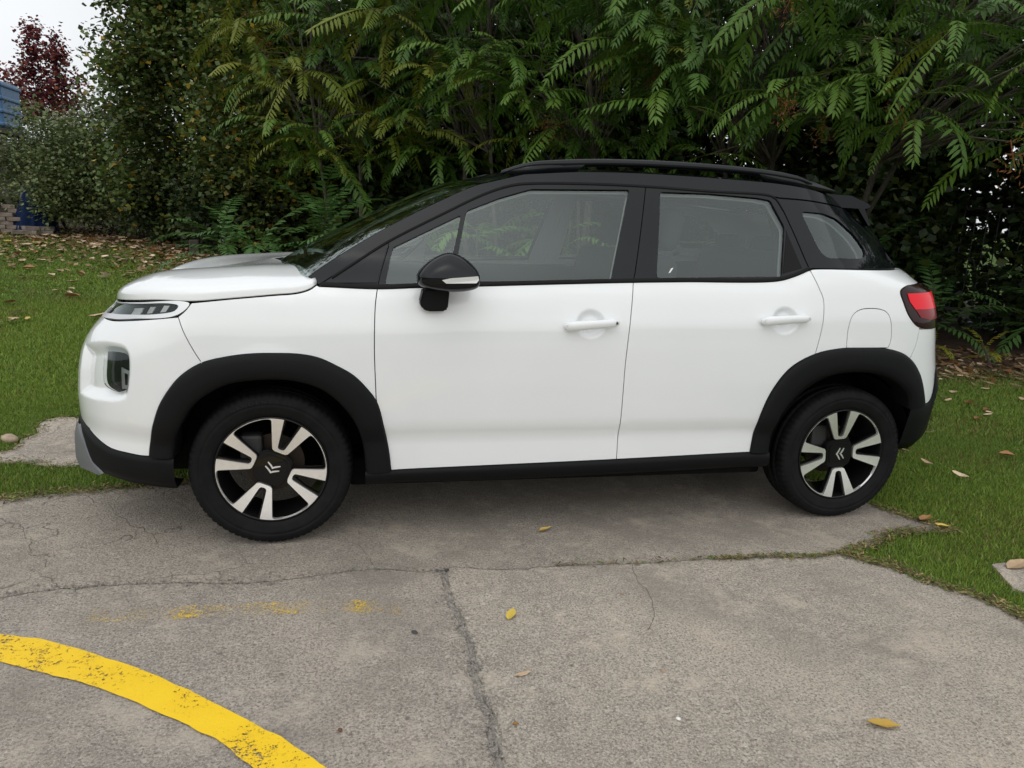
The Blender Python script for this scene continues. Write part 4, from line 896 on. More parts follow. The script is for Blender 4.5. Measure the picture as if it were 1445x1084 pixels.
# worn yellow paint: real sheets, the wear cut out by the material
def paint(name, lo, hi, sc=80, grit=.16):
    m, t, b = node_mat(name); N_ = t.nodes.new; Lk = t.links.new
    tc = N_('ShaderNodeTexCoord'); n = N_('ShaderNodeTexNoise'); n.inputs['Scale'].default_value = sc; n.inputs['Detail'].default_value = 8; n.inputs['Roughness'].default_value = .75; Lk(tc.outputs['Object'], n.inputs['Vector'])
    n2 = N_('ShaderNodeTexNoise'); n2.inputs['Scale'].default_value = 7; n2.inputs['Detail'].default_value = 5; Lk(tc.outputs['Object'], n2.inputs['Vector'])
    ad = N_('ShaderNodeMath'); ad.operation = 'MULTIPLY_ADD'; Lk(n2.outputs[0], ad.inputs[0]); ad.inputs[1].default_value = .55; Lk(n.outputs[0], ad.inputs[2])
    n3 = N_('ShaderNodeTexNoise'); n3.inputs['Scale'].default_value = 240; n3.inputs['Detail'].default_value = 3; Lk(tc.outputs['Object'], n3.inputs['Vector']); ad2 = N_('ShaderNodeMath'); ad2.operation = 'MULTIPLY_ADD'; Lk(n3.outputs[0], ad2.inputs[0]); ad2.inputs[1].default_value = grit*2; Lk(ad.outputs[0], ad2.inputs[2])
    r = N_('ShaderNodeMapRange'); r.inputs['From Min'].default_value = lo+grit; r.inputs['From Max'].default_value = hi+grit; Lk(ad2.outputs[0], r.inputs[0])
    cm = N_('ShaderNodeMix'); cm.data_type = 'RGBA'; cm.inputs[6].default_value = (.74, .45, .004, 1); cm.inputs[7].default_value = (.88, .60, .004, 1); Lk(n2.outputs[0], cm.inputs[0]); Lk(cm.outputs[2], b.inputs['Base Color'])
    b.inputs['Roughness'].default_value = .6; Lk(r.outputs[0], b.inputs['Alpha'])
    bp = N_('ShaderNodeBump'); bp.inputs['Strength'].default_value = .4; bp.inputs['Distance'].default_value = .004; Lk(n.outputs[0], bp.inputs['Height']); Lk(bp.outputs[0], b.inputs['Normal'])
    return m
yo_, _ = jag([(-3.3, -1.25), (-2.7, -1.27)]+GND['yel_out']+[(-.75, -2.5), (-.45, -2.95), (-.25, -3.5)], .0035, .02, 31); yi_, _ = jag([(-3.3, -1.40), (-2.7, -1.40)]+GND['yel_in']+[(-.93, -2.5), (-.63, -3.0), (-.42, -3.5)], .0035, .02, 32)
a, b = resample(yo_, 160), resample(yi_, 160); K_ = 6; Gy = np.array([a+(b-a)*f for f in np.linspace(0, 1, K_)])
obj('painted_curve', mesh_np('painted_curve', np.c_[Gy.reshape(-1, 2), np.full(K_*160, .0045)], [(i*160+j, i*160+j+1, (i+1)*160+j+1, (i+1)*160+j) for i in range(K_-1) for j in range(159)], paint('yellow_road_paint', .64, .70)), label='solid curved band of yellow road paint on the concrete', cat='road marking')
rem = resample(crom(GND['rem']), 60); rem2 = rem+np.array([0, .085]); rem = rem-np.array([0, .0])
obj('faded_painted_line', mesh_np('faded_painted_line', np.c_[np.vstack([rem-np.array([0, .03]), rem2-np.array([0, .03])]), np.full(120, .0045)], [(j, j+1, 61+j, 60+j) for j in range(59)], paint('faded_yellow_paint', .865, .91, 130, .32)), label='almost worn away straight line of yellow paint flecks', cat='road marking')
# ---------------------------------------------------------------- grass blades
slabs_xy = [np.array([(v.co.x, v.co.y) for v in o.data.vertices]) for o in pave.children if o.name.startswith('slab')]
OUT = [join([(-6, -1.35)]+up+[tuple(q) for q in TG_]+[(1.5, -.2), (1.2, .7), (0, .9), (-1.3, .5)]+[tuple(q) for q in FL_[::-1]]+[(-4.2, -.55), (-6, -.75)]), join([tuple(q) for q in JF]), join([tuple(q) for q in jag(GND['patch_r'], .012, .03, 7)[0][:-1]]),
       join([(-6, -1.3), (-6, -10.9), (8.5, -10.9), (8.5, -6.5), (3, -4), (1.6, -2.6)]+[tuple(q) for q in LR_[::-1]]+[tuple(q) for q in CR[::-1]])]
CX, CY = -.97, -3.795
gr = np.random.default_rng(3)
def lawn_points(n, dmin, dmax):
    az = gr.uniform(R(-27), R(52), n); d = np.sqrt(gr.uniform(dmin**2, dmax**2, n)); x = CX+d*np.sin(az); y = CY+d*np.cos(az)
    k = (y > -2.3) & (y < hedge_line(x)-.1) & ~((np.abs(x) < 1.5) & (np.abs(y) < .8))
    so = soil_amount(x, y); k &= gr.random(n) > so*.97
    x, y, d = x[k], y[k], d[k]; q = np.c_[x, y]; bad = np.zeros(len(q), bool); near = d < 7
    for o in OUT: bad |= inside(q, o)
    edge = np.full(len(q), 1.)
    return q[~bad], d[~bad]
def blades(q, d, hmin, hmax, w):
    n = len(q); a = gr.uniform(0, 2*np.pi, n); h = gr.uniform(hmin, hmax, n); lean = gr.normal(0, .45, (n, 2))*h[:, None]; z = gz(q[:, 0], q[:, 1])
    dx = np.c_[np.cos(a), np.sin(a)]*(w*gr.uniform(.6, 1.3, n))[:, None]
    P = np.empty((n, 3, 3)); P[:, 0, :2] = q-dx; P[:, 1, :2] = q+dx; P[:, 2, :2] = q+lean; P[:, 0, 2] = z-.004; P[:, 1, 2] = z-.004; P[:, 2, 2] = z+h
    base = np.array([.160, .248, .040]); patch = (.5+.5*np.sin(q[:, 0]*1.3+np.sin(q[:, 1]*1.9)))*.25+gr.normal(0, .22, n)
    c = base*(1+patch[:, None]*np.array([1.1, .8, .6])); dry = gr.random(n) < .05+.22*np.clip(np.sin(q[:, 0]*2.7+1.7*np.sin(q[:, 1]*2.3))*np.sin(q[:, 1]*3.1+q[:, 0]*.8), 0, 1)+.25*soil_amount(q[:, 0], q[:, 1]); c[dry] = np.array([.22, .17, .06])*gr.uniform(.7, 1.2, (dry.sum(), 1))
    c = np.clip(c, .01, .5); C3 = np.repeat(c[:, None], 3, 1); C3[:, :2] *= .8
    return P.reshape(-1, 3), C3.reshape(-1, 3)
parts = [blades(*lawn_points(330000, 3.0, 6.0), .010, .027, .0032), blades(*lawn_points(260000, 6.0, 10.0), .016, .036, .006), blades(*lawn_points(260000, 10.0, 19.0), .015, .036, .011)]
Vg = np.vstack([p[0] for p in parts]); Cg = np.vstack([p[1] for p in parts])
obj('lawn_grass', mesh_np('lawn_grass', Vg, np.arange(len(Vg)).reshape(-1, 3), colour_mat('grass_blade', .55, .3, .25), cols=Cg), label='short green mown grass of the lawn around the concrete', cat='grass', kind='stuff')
print('grass tris', len(Vg)//3)

# soil, chaff and stray blades spilling over the slab edges
Vd, Cd = [], []
def spill(path, n, sp, green):
    for _ in range(n):
        i = int(gr.integers(0, len(path))); c0 = np.array([path[i][0]+gr.normal(0, sp), path[i][1]+gr.normal(0, sp), .003+abs(gr.normal(0, .003))]); a = gr.uniform(0, 6.28); l = gr.uniform(.006, .022); w = gr.uniform(.0012, .004)
        d = np.array([math.cos(a), math.sin(a), gr.normal(0, .2)])*l; s_ = np.array([-math.sin(a), math.cos(a), gr.normal(0, .3)])*w
        Vd.extend([c0-d-s_, c0-d+s_, c0+d]); k = gr.random(); c = (.26, .20, .09) if k < .45 else ((.10, .16, .03) if k < .45+green else (.09, .065, .04)); Cd.extend([np.array(c)*gr.uniform(.6, 1.3)]*3)
spill(LR_, 1500, .022, .3); spill(TG_, 1300, .022, .3); spill(FL_, 1300, .03, .3); spill(CR[-38:], 420, .012, .35); spill(CR[-75:-38], 90, .010, .3); spill(JF, 1200, .03, .35)
obj('edge_debris', mesh_np('edge_debris', np.array(Vd), np.arange(len(Vd)).reshape(-1, 3), colour_mat('edge_chaff', .8, .15), cols=np.array(Cd)), label='brown chaff and soil crumbs along the ragged grass edges', cat='debris', kind='stuff')
# ---------------------------------------------------------------- vegetation
LEAFM = {}
def frond_mat(name, c1, c2, yellow=.08):
    m, t, b = node_mat(name); N_ = t.nodes.new; Lk = t.links.new
    oi = N_('ShaderNodeObjectInfo'); mi = N_('ShaderNodeMix'); mi.data_type = 'RGBA'; mi.inputs[6].default_value = (*c1, 1); mi.inputs[7].default_value = (*c2, 1); Lk(oi.outputs['Random'], mi.inputs[0])
    vc = N_('ShaderNodeVertexColor'); vc.layer_name = 'Col'; mu = N_('ShaderNodeMix'); mu.data_type = 'RGBA'; mu.blend_type = 'MULTIPLY'; mu.inputs[0].default_value = 1; Lk(mi.outputs[2], mu.inputs[6]); Lk(vc.outputs[0], mu.inputs[7])
    Lk(mu.outputs[2], b.inputs['Base Color']); b.inputs['Roughness'].default_value = .45; b.inputs['Specular IOR Level'].default_value = .28
    tr = N_('ShaderNodeBsdfTranslucent'); ms = N_('ShaderNodeMixShader'); ms.inputs[0].default_value = .22; Lk(mu.outputs[2], tr.inputs[0]); Lk(b.outputs[0], ms.inputs[1]); Lk(tr.outputs[0], ms.inputs[2]); Lk(ms.outputs[0], t.nodes['Material Output'].inputs[0])
    return m
def frond(L=.75, pairs=11, pitch=.4, droop=1.5, ll=.13, wr=.30, seed=0, hang=.35):
    """pinnate leaf: rachis along +x arching down, leaflets in two rows; verts, tris, tint"""
    r = np.random.default_rng(seed); n = 14; p = [np.zeros(3)]; th = []
    sway = r.normal(0, .25)
    for i in range(n):
        t = (i+.5)/n; a = pitch-droop*t; b = sway*t*t; th.append(a); p.append(p[-1]+np.array([math.cos(a)*math.cos(b), math.cos(a)*math.sin(b), math.sin(a)])*L/n)
    p = np.array(p); V, F, Cc = [], [], []
    for i in range(n+1):                                   # rachis, three-sided
        w = .0045*(1-.75*i/n)
        for k in range(3):
            q = 2*math.pi*k/3; V.append(p[i]+np.array([0, math.cos(q)*w, math.sin(q)*w])); Cc.append((1.25, .85, .8))
    for i in range(n):
        for k in range(3): a, b, c, d = i*3+k, i*3+(k+1) % 3, i*3+3+(k+1) % 3, i*3+3+k; F += [(a, b, c), (a, c, d)]
    def leaflet(t, sd, l):
        i = min(int(t*n), n-1); o = p[i]+(p[i+1]-p[i])*(t*n-i); a = th[i]; f = np.array([math.cos(a), 0, math.sin(a)]); u = np.array([-math.sin(a), 0, math.cos(a)])
        if sd == 0: d = f; s = np.array([0, 1., 0])
        else:
            e = r.uniform(.40, .62)+.3*t; d = f*math.sin(e)+np.array([0, sd, 0])*math.cos(e); d = d-u*(hang*r.uniform(.4, 1.3)); d /= np.linalg.norm(d); s = np.cross(u, d); s /= np.linalg.norm(s)
        nn = np.cross(d, s); w = l*wr*.5; b0 = len(V); cur = r.uniform(.05, .2)
        dn = np.array([0, 0, -1.])
        for tt, ww, fo in ((0, .0, 0), (.30, 1, .22), (.30, -1, .22), (.66, .78, .2), (.66, -.78, .2), (1, 0, 0)):
            V.append(o+d*l*tt+s*w*ww+nn*(abs(ww)*w*fo)+dn*(cur*l*tt*tt)); g = 1+r.normal(0, .05); Cc.append((g, g, g))
        F.extend([(b0, b0+1, b0+2), (b0+1, b0+3, b0+2), (b0+2, b0+3, b0+4), (b0+4, b0+3, b0+5)])
    for k in range(pairs):
        t = .16+.82*k/(pairs-1); l = ll*(.72+.42*math.sin(math.pi*(.15+.75*k/(pairs-1))))*r.uniform(.9, 1.08)
        for sd in (-1, 1):
            if r.random() > .04: leaflet(min(.99, t+r.uniform(-.01, .01)), sd, l)
    leaflet(.99, 0, ll*.8)
    return np.array(V), np.array(F), np.array(Cc)
FRM = frond_mat('heaven_leaf', (.054, .125, .017), (.115, .205, .030)); FRY = frond_mat('heaven_leaf_yellowing', (.130, .180, .022), (.185, .200, .026)); FRD = frond_mat('sapling_leaf', (.050, .122, .030), (.072, .155, .036))
FV = [frond(.95, 17, .55, 1.5, .115, .25, 1), frond(1.02, 18, .35, 1.25, .115, .24, 2), frond(.80, 15, .7, 1.9, .105, .25, 3), frond(.86, 16, .2, 1.15, .105, .25, 4), frond(.95, 17, .5, 1.7, .10, .25, 5), frond(.66, 13, .4, 1.0, .095, .26, 6), frond(.52, 10, .6, .8, .09, .27, 7), frond(.95, 16, .1, .7, .11, .24, 8)]
ME_FR = [mesh_np('leaf_frond', v, f, FRM, cols=c) for v, f, c in FV]; ME_FY = [mesh_np('leaf_frond', v, f, FRY, cols=c) for v, f, c in FV]
SV = [frond(.95, 15, 1.0, 1.1, .135, .25, 11, .2), frond(.85, 14, .8, 1.2, .125, .25, 12, .2), frond(.75, 13, 1.15, .9, .115, .26, 13, .2)]
ME_SF = [mesh_np('leaf_frond', v, f, FRD, cols=c) for v, f, c in SV]
BARK = mat('grey_bark', (.105, .088, .070), .9, noise=.4, nscale=14, bump=.6, bscale=40); BARK2 = mat('dark_bark', (.05, .042, .035), .9, noise=.4, nscale=14, bump=.6, bscale=40)
SEED = mat('dry_seed', (.26, .10, .03), .8, noise=.4, nscale=50)
MASS = colour_mat('foliage_mass', .5, .4, .2)
vr = np.random.default_rng(23)
def rot_np(az, tilt=0, roll=0):
    return np.array(Matrix.Rotation(az, 3, 'Z') @ Matrix.Rotation(tilt, 3, 'Y') @ Matrix.Rotation(roll, 3, 'X'))
def merge(polys):
    V, F, o = [], [], 0
    for v, f in polys:
        V += list(v); F += [tuple(i+o for i in t) for t in f]; o += len(v)
    return V, F
def seeds_mesh(seed):
    r = np.random.default_rng(seed); V, F = [], []
    for _ in range(70):
        c = r.normal(0, 1, 3)*np.array([.05, .05, .07])+np.array([0, 0, -.09]); a = r.normal(0, 1, (2, 3)); a /= np.linalg.norm(a, axis=1)[:, None]; b0 = len(V)
        V += [c-a[0]*.02, c+a[1]*.005, c+a[0]*.02, c-a[1]*.005]; F.append((b0, b0+1, b0+2, b0+3))
    v, f = tube([(0, 0, .03), (0, 0, -.16)], [.004, .002], 4); V2, F2 = merge([(V, F), (v, f)]); return mesh_np('seed_cluster', V2, F2, SEED)
ME_SEED = [seeds_mesh(1), seeds_mesh(2)]
def heaven_tree(label, base, top, cc, rad, n_out, n_in, yellow=.1, seeds=0, seed=0, stems=2, fs=1., face=(-.45, -.9, -.1)):
    r = np.random.default_rng(seed); bz = float(gz(base[0], base[1])); root = empty('feathery_leaf_tree', label, 'tree', (base[0], base[1], bz), 'feathery leaved trees along the hedge'); o3 = np.array([base[0], base[1], bz])
    cc = np.array(cc)-o3; fc = np.array(face)/np.linalg.norm(face)
    polys = []; tips = []
    for s_ in range(stems):
        b = np.array([r.normal(0, .18)*(s_ > 0), r.normal(0, .18)*(s_ > 0), -.05]); e = cc+np.array([r.normal(0, .5), r.normal(0, .4), rad[2]*.5]); e[2] = max(e[2], top-bz-.5)
        m1 = b+(e-b)*.35+np.array([r.normal(0, .15), r.normal(0, .15), .1]); m2 = b+(e-b)*.7+np.array([r.normal(0, .15), r.normal(0, .15), .1])
        pth = [b, b+(m1-b)*.5+r.normal(0, .03, 3), m1, (m1+m2)/2+r.normal(0, .05, 3), m2, e]; rr_ = r.uniform(.026, .038); polys.append(tube(pth, [rr_*1.15, rr_, rr_*.85, rr_*.7, rr_*.5, rr_*.22], 8)); tips.append(pth)
    v, f = merge(polys); obj('trunk', mesh_np('trunk', v, f, BARK if seed in (3, 4, 5) else BARK2, smooth=True), root)  # trunks of the other seeds get darker bark, shade put into the colour
    bp_ = []; Vm, Fm, Cm, off = [], [], [], 0; placed = 0; whorls = []
    for k in range(n_out+n_in):
        outer = k < n_out
        d = r.normal(0, 1, 3); d /= np.linalg.norm(d)
        if outer:
            if d@fc < -.25: d = -d
            q = cc+d*np.array(rad)*r.uniform(.78, 1.05)
        else: q = cc+d*np.array(rad)*r.uniform(.25, .85)-fc*r.uniform(0, .6)
        if q[2]+bz < 1.5+.25*r.random(): q[2] = 1.5-bz+r.uniform(0, .7)
        pth = tips[r.integers(0, len(tips))]; a = np.array(pth[r.integers(2, len(pth)-1)])
        if q[2] < a[2]-.3: a = np.array(pth[2])
        bp_.append(tube([a, a+(q-a)*.5+np.array([0, 0, .18]), q], [.014, .010, .006], 5)); whorls.append(q)
        nf = int(r.integers(6, 9)); az0 = r.uniform(0, 6.28); yl = r.random() < yellow
        for j in range(nf):
            az = az0+6.283*j/nf+r.normal(0, .25); tl = r.normal(0, .28); sc = fs*r.uniform(.6, 1.2); vi = int(r.integers(0, len(FV))); rl_ = r.normal(0, .25)
            if outer and placed < 290:
                fo = obj('leaf_frond', (ME_FY if yl or r.random() < yellow*.3 else ME_FR)[vi], root); fo.location = q; fo.rotation_euler = (Matrix.Rotation(az, 3, 'Z') @ Matrix.Rotation(tl, 3, 'Y') @ Matrix.Rotation(rl_, 3, 'X')).to_euler(); fo.scale = (sc,)*3; placed += 1
            else:
                v, f, c = FV[vi]; Vm.append((v*sc)@rot_np(az, tl, rl_).T+q); Fm.append(f+off); off += len(v); g = r.uniform(.75, 1.15); Cm.append(c*np.array([.062, .135, .022])*g)
    v, f = merge(bp_); obj('branches', mesh_np('branches', v, f, BARK), root, kind='stuff')
    if Vm: obj('inner_foliage', mesh_np('inner_foliage', np.vstack(Vm), np.vstack(Fm), MASS, cols=np.vstack(Cm)), root, kind='stuff')
    for k in range(seeds):
        q = whorls[int(r.integers(0, n_out))]; so_ = obj('seed_cluster', ME_SEED[k % 2], root, kind='stuff'); so_.location = q+np.array([r.normal(0, .05), r.normal(0, .05), -.02]); so_.rotation_euler = (r.normal(0, .5), r.normal(0, .5), r.uniform(0, 6)); so_.scale = (r.uniform(1.0, 1.5),)*3
    return root
heaven_tree('tree with feathery fronds reaching out over the grass behind the tail lamp', (4.5, 4.5), 6.0, (4.5, 1.7, 3.35), (1.45, 1.5, 1.55), 36, 26, .04, 4, 1, 2, .88)
heaven_tree('tree with feathery fronds arching above the rear quarter window', (4.2, 5.6), 6.0, (3.2, 3.7, 3.9), (1.6, 1.6, 1.8), 36, 26, .08, 6, 2, 3)
heaven_tree('tree with feathery fronds and yellow tips above the roof rail', (2.2, 6.0), 6.0, (1.7, 5.2, 3.9), (1.5, 1.5, 1.8), 36, 24, .12, 4, 3, 3)
heaven_tree('tree with feathery fronds above the front door window', (.7, 7.1), 6.0, (.2, 6.6, 3.9), (1.4, 1.3, 1.8), 36, 24, .22, 2, 4, 2)
heaven_tree('tree with light feathery fronds hanging above the windscreen', (-.9, 8.2), 6.0, (-1.2, 7.6, 3.7), (1.3, 1.2, 2.0), 36, 24, .5, 1, 5, 2)
heaven_tree('tree with feathery fronds beyond the iron fence end', (8.2, 3.2), 6.0, (6.7, 1.9, 3.9), (1.5, 1.6, 1.9), 34, 24, .04, 2, 6)
# ---------------------------------------------------------------- leaf clouds
def cloud(centres, per, spread, size, cols, seed, flat=.5, droop=.25):
    """many small folded leaves gathered in clumps"""
    r = np.random.default_rng(seed); C0 = np.repeat(centres, per, 0); n = len(C0); q = C0+r.normal(0, 1, (n, 3))*spread
    d = r.normal(0, 1, (n, 3)); d[:, 2] = d[:, 2]*flat-droop; d /= np.linalg.norm(d, axis=1)[:, None]
    up_ = r.normal(0, .6, (n, 3))+np.array([0, 0, 1.]); s = np.cross(up_, d); s /= np.maximum(np.linalg.norm(s, axis=1), 1e-6)[:, None]; nn = np.cross(d, s)
    l = size*r.uniform(.7, 1.25, n)[:, None]; w = l*.42
    P = np.stack([q-d*l*.5, q-d*l*.08+s*w+nn*w*.25, q+d*l*.5, q-d*l*.08-s*w+nn*w*.25], 1)
    F = np.arange(n*4).reshape(-1, 4); F = np.concatenate([F[:, [0, 1, 2]], F[:, [0, 2, 3]]])
    cols = np.array(cols); k = r.integers(0, len(cols), n); kc = np.repeat(r.normal(1, .24, len(centres)), per); c = cols[k]*(kc*r.uniform(.8, 1.2, n))[:, None]
    return P.reshape(-1, 3), F, np.repeat(np.clip(c, .004, .8), 4, 0)
def clumps(n, c, rad, seed, hollow=.45, zmin=None):
    r = np.random.default_rng(seed); d = r.normal(0, 1, (n, 3)); d /= np.linalg.norm(d, axis=1)[:, None]; q = np.array(c)+d*np.array(rad)*(r.uniform(hollow**3, 1, n)**(1/3))[:, None]*(1+.18*np.sin(d[:, :1]*5+d[:, 2:]*4+seed))
    if zmin is not None: q[:, 2] = np.where(q[:, 2] < zmin, zmin+np.abs(r.normal(0, .3, n)), q[:, 2])
    return q
def leafy(kind, label, cat, base, parts_, cols, size, per, spread, seed, trunk=(3., .10), bark=None, group=None, stems=1, flat=.5, droop=.25):
    bz = float(gz(base[0], base[1])); o3 = np.array([base[0], base[1], bz]); root = empty(kind, label, cat, tuple(o3), group); r = np.random.default_rng(seed)
    cen = np.vstack([clumps(n, c, rd, seed+i, h, bz+.12) for i, (n, c, rd, h) in enumerate(parts_)])-o3
    polys = []
    for s_ in range(stems):
        e = np.array([r.normal(0, .25)*(stems > 1), r.normal(0, .25)*(stems > 1), trunk[0]]); b = np.array([r.normal(0, .12)*(stems > 1), r.normal(0, .12)*(stems > 1), -.05]); pth = [b, b+(e-b)*.33+r.normal(0, .06, 3), b+(e-b)*.66+r.normal(0, .08, 3), e]; polys.append(tube(pth, [trunk[1], trunk[1]*.8, trunk[1]*.6, trunk[1]*.3], 8))
        for _ in range(9):
            a = np.array(pth[1])+(np.array(pth[3])-np.array(pth[1]))*r.random(); q = cen[r.integers(0, len(cen))]; polys.append(tube([a, a+(q-a)*.5+np.array([0, 0, .1]), q], [trunk[1]*.35, trunk[1]*.22, trunk[1]*.1], 5))
    v, f = merge(polys); obj('trunk', mesh_np('trunk', v, f, bark or BARK2, smooth=True), root)
    V, F, c = cloud(cen, per, spread, size, cols, seed+50, flat, droop); obj('crown', mesh_np('crown', V, F, MASS, cols=c), root); return root
POP = [(.075, .120, .026), (.100, .145, .032), (.060, .095, .026), (.120, .155, .042), (.085, .112, .026), (.34, .22, .025)]
POPn = [POP[0], POP[1], POP[2], POP[3], POP[4], POP[0], POP[1], POP[2], POP[3], POP[1], POP[4], POP[0], POP[3], POP[1], POP[2], POP[3], POP[0], POP[5]]
leafy('poplar_tree', 'tall broad poplar with small heart shaped leaves beside the open sky', 'tree', (-3.5, 11.6), [(150, (-3.45, 11.2, 3.4), (1.75, 1.4, 3.2), .45), (46, (-4.1, 11.0, 4.5), (1.05, 1.0, 1.8), .3)], POPn, .095, 225, .235, 101, (5.2, .14), group='poplars in the hedge')
leafy('poplar_tree', 'yellowing poplar between the tall poplar and the feathery fronds', 'tree', (-2.2, 10.3), [(150, (-2.1, 9.7, 3.7), (1.4, 1.2, 3.0), .5)], POPn+[(.24, .16, .03), (.16, .18, .03)], .09, 220, .225, 102, (5.5, .12), group='poplars in the hedge')
SHB = [(.110, .150, .052), (.145, .180, .064), (.080, .118, .040), (.175, .200, .085)]
for i, (lb, b, prt) in enumerate([('pale green shrub spreading over the blue tarpaulin', (-6.9, 13.1), [(120, (-6.75, 12.9, 2.0), (1.0, .8, .95), .2), (60, (-6.3, 12.0, 1.5), (.5, .4, .5), .2)]), ('pale green bushy shrub between tarpaulin and tall poplar', (-5.5, 12.6), [(150, (-5.4, 12.3, 1.95), (1.15, .9, 1.45), .3)]), ('low tangled shrub at the foot of the tall poplar', (-4.3, 11.6), [(170, (-4.3, 11.5, 1.35), (1.0, .8, .85), .3)]), ('broad leaved ivy bush at the foot of the yellowing poplar', (-3.0, 10.5), [(150, (-3.0, 10.3, 1.15), (.9, .7, .75), .3)])]):
    leafy('garden_shrub', lb, 'shrub', b, prt, SHB if i < 2 else [(.045, .070, .026), (.060, .085, .030), (.034, .055, .020)], .07 if i < 3 else .10, 110, .17, 120+i, (1.6, .035), stems=4, group='shrubs along the hedge', flat=.4)
DK = [(.030, .056, .016), (.042, .072, .020), (.024, .044, .014), (.070, .090, .020)]
for i, (lb, b, prt) in enumerate([('dark evergreen tree standing behind the windscreen', (-1.6, 10.6), [(300, (-1.5, 10.2, 2.6), (1.6, 1.0, 2.3), .2)]), ('dark tree behind the front door window', (.9, 9.2), [(360, (.6, 8.8, 2.9), (1.7, 1.1, 2.7), .2)]), ('dark tree behind the rear door window', (3.4, 7.3), [(380, (3.2, 7.1, 2.9), (1.8, 1.2, 2.7), .2)]), ('dark tree behind the tail lamp and iron fence', (6.2, 5.6), [(400, (6.0, 5.3, 2.9), (1.9, 1.2, 2.7), .2)]), ('dark tree beyond the far end of the iron fence', (9.0, 4.0), [(340, (8.8, 3.8, 2.9), (1.8, 1.3, 2.7), .2)]), ('large dark tree rising behind the other dark trees', (1.8, 11.0), [(190, (1.8, 11.0, 5.0), (3.4, 1.4, 3.2), .2)]), ('tall dark tree rising beyond the iron fence', (7.4, 8.2), [(220, (7.4, 8.0, 5.0), (3.2, 1.4, 3.2), .2)])]):
    prt = prt+([(170, (prt[0][1][0], prt[0][1][1]+.3, float(gz(*b))+.75), (1.9, .8, .9), .1)] if i < 5 else [])
    leafy('hedge_tree', lb, 'tree', b, prt, DK, .125, 78, .22, 140+i, (3.2, .07), stems=3, group='dark trees filling the hedge')
MAP = [(.115, .022, .030), (.150, .030, .030), (.085, .018, .028), (.21, .055, .030)]
leafy('red_leaf_tree', 'dark red leaved tree against the sky beyond the white roof', 'tree', (-10.9, 24.0), [(70, (-11.25, 24.0, 4.4), (.85, .7, 1.25), .1), (50, (-10.25, 24.0, 4.3), (.62, .6, 1.1), .1), (30, (-10.98, 24, 5.75), (.24, .25, .85), .1), (26, (-10.32, 24, 5.65), (.26, .25, .8), .1)], MAP, .12, 34, .15, 170, (3.4, .10))
# low saplings with rising fern-like fronds
def sapling(label, x, y, h, nf, seed, s=1., m=None, lean=.15):
    r = np.random.default_rng(seed); bz = float(gz(x, y)); root = empty('feathery_sapling', label, 'sapling', (x, y, bz), 'low saplings before the hedge'); h = h+.15; s *= 1.25; tp_ = np.array([r.normal(0, .06), r.normal(0, .06), h])
    v, f = tube([(0, 0, -.05), tuple(tp_*.5+r.normal(0, .02, 3)), tuple(tp_)], [.016, .013, .008], 6); obj('stem', mesh_np('stem', v, f, BARK2), root)
    for j in range(nf):
        t = j/nf; o = obj('leaf_frond', (m or ME_SF)[int(r.integers(0, 3))], root); o.location = tuple(tp_*(.35+.65*t)); az = 2.4*j+r.normal(0, .2); o.rotation_euler = (Matrix.Rotation(az, 3, 'Z') @ Matrix.Rotation(.55-.75*t+r.normal(0, .12), 3, 'Y')).to_euler(); o.scale = (s*r.uniform(.75, 1.1),)*3
    return root
for i, (lb, x, y, h, nf, s) in enumerate([('dark fern like sapling rising behind the bonnet edge', -2.15, 5.9, .50, 14, .95), ('tallest dark fern like sapling behind the bonnet', -1.45, 6.1, .85, 17, 1.05), ('dark fern like sapling before the windscreen foot', -.75, 5.7, .55, 14, .95), ('fern like sapling beside the low yellowish tuft', -2.75, 7.2, .45, 12, .9), ('dark fern like sapling behind the windscreen middle', -.15, 6.2, .9, 14, 1.0), ('dark fern like sapling hidden behind the rear windows', 2.2, 5.2, .6, 10, .9), ('shaded fern like sapling at the iron fence foot', 5.6, 3.6, .35, 12, .9), ('shaded fern like sapling right beside the tail lamp', 4.7, 4.0, .75, 13, .95), ('shaded fern like sapling under the far frond tree', 6.7, 2.9, .6, 13, .95), ('low blue green sapling over the bonnet centre', -1.8, 5.2, .22, 10, .75)]):
    sapling(lb, x, y, h, nf, 200+i, s)
for i, (lb, x, y, h) in enumerate([('green feathery sapling on the far side of the front door', .25, 3.7, 1.0), ('green feathery sapling on the far side of the rear door', 1.25, 4.0, 1.1), ('green feathery sapling on the far side of the quarter window', 2.4, 3.9, .9)]):
    sapling(lb, x, y, h, 15, 220+i, .9, ME_FR[:3])
ME_YF = [mesh_np('leaf_frond', v, f, frond_mat('seedling_leaf', (.20, .22, .02), (.26, .25, .03)), cols=c) for v, f, c in SV]
for i, (lb, x, y) in enumerate([('yellow green seedling on the soil close behind the car tail', 4.75, 2.95), ('yellow green seedling standing apart from the car tail', 5.55, 2.55), ('smaller yellow green seedling beside the feathery tree foot', 5.05, 2.9)]):
    sapling(lb, x, y, .10, 7 if i < 2 else 5, 230+i, .33, ME_YF)
def veg_tris(): return sum(len(o.data.polygons) for o in bpy.data.objects if o.type == 'MESH' and o.data.users == 1)
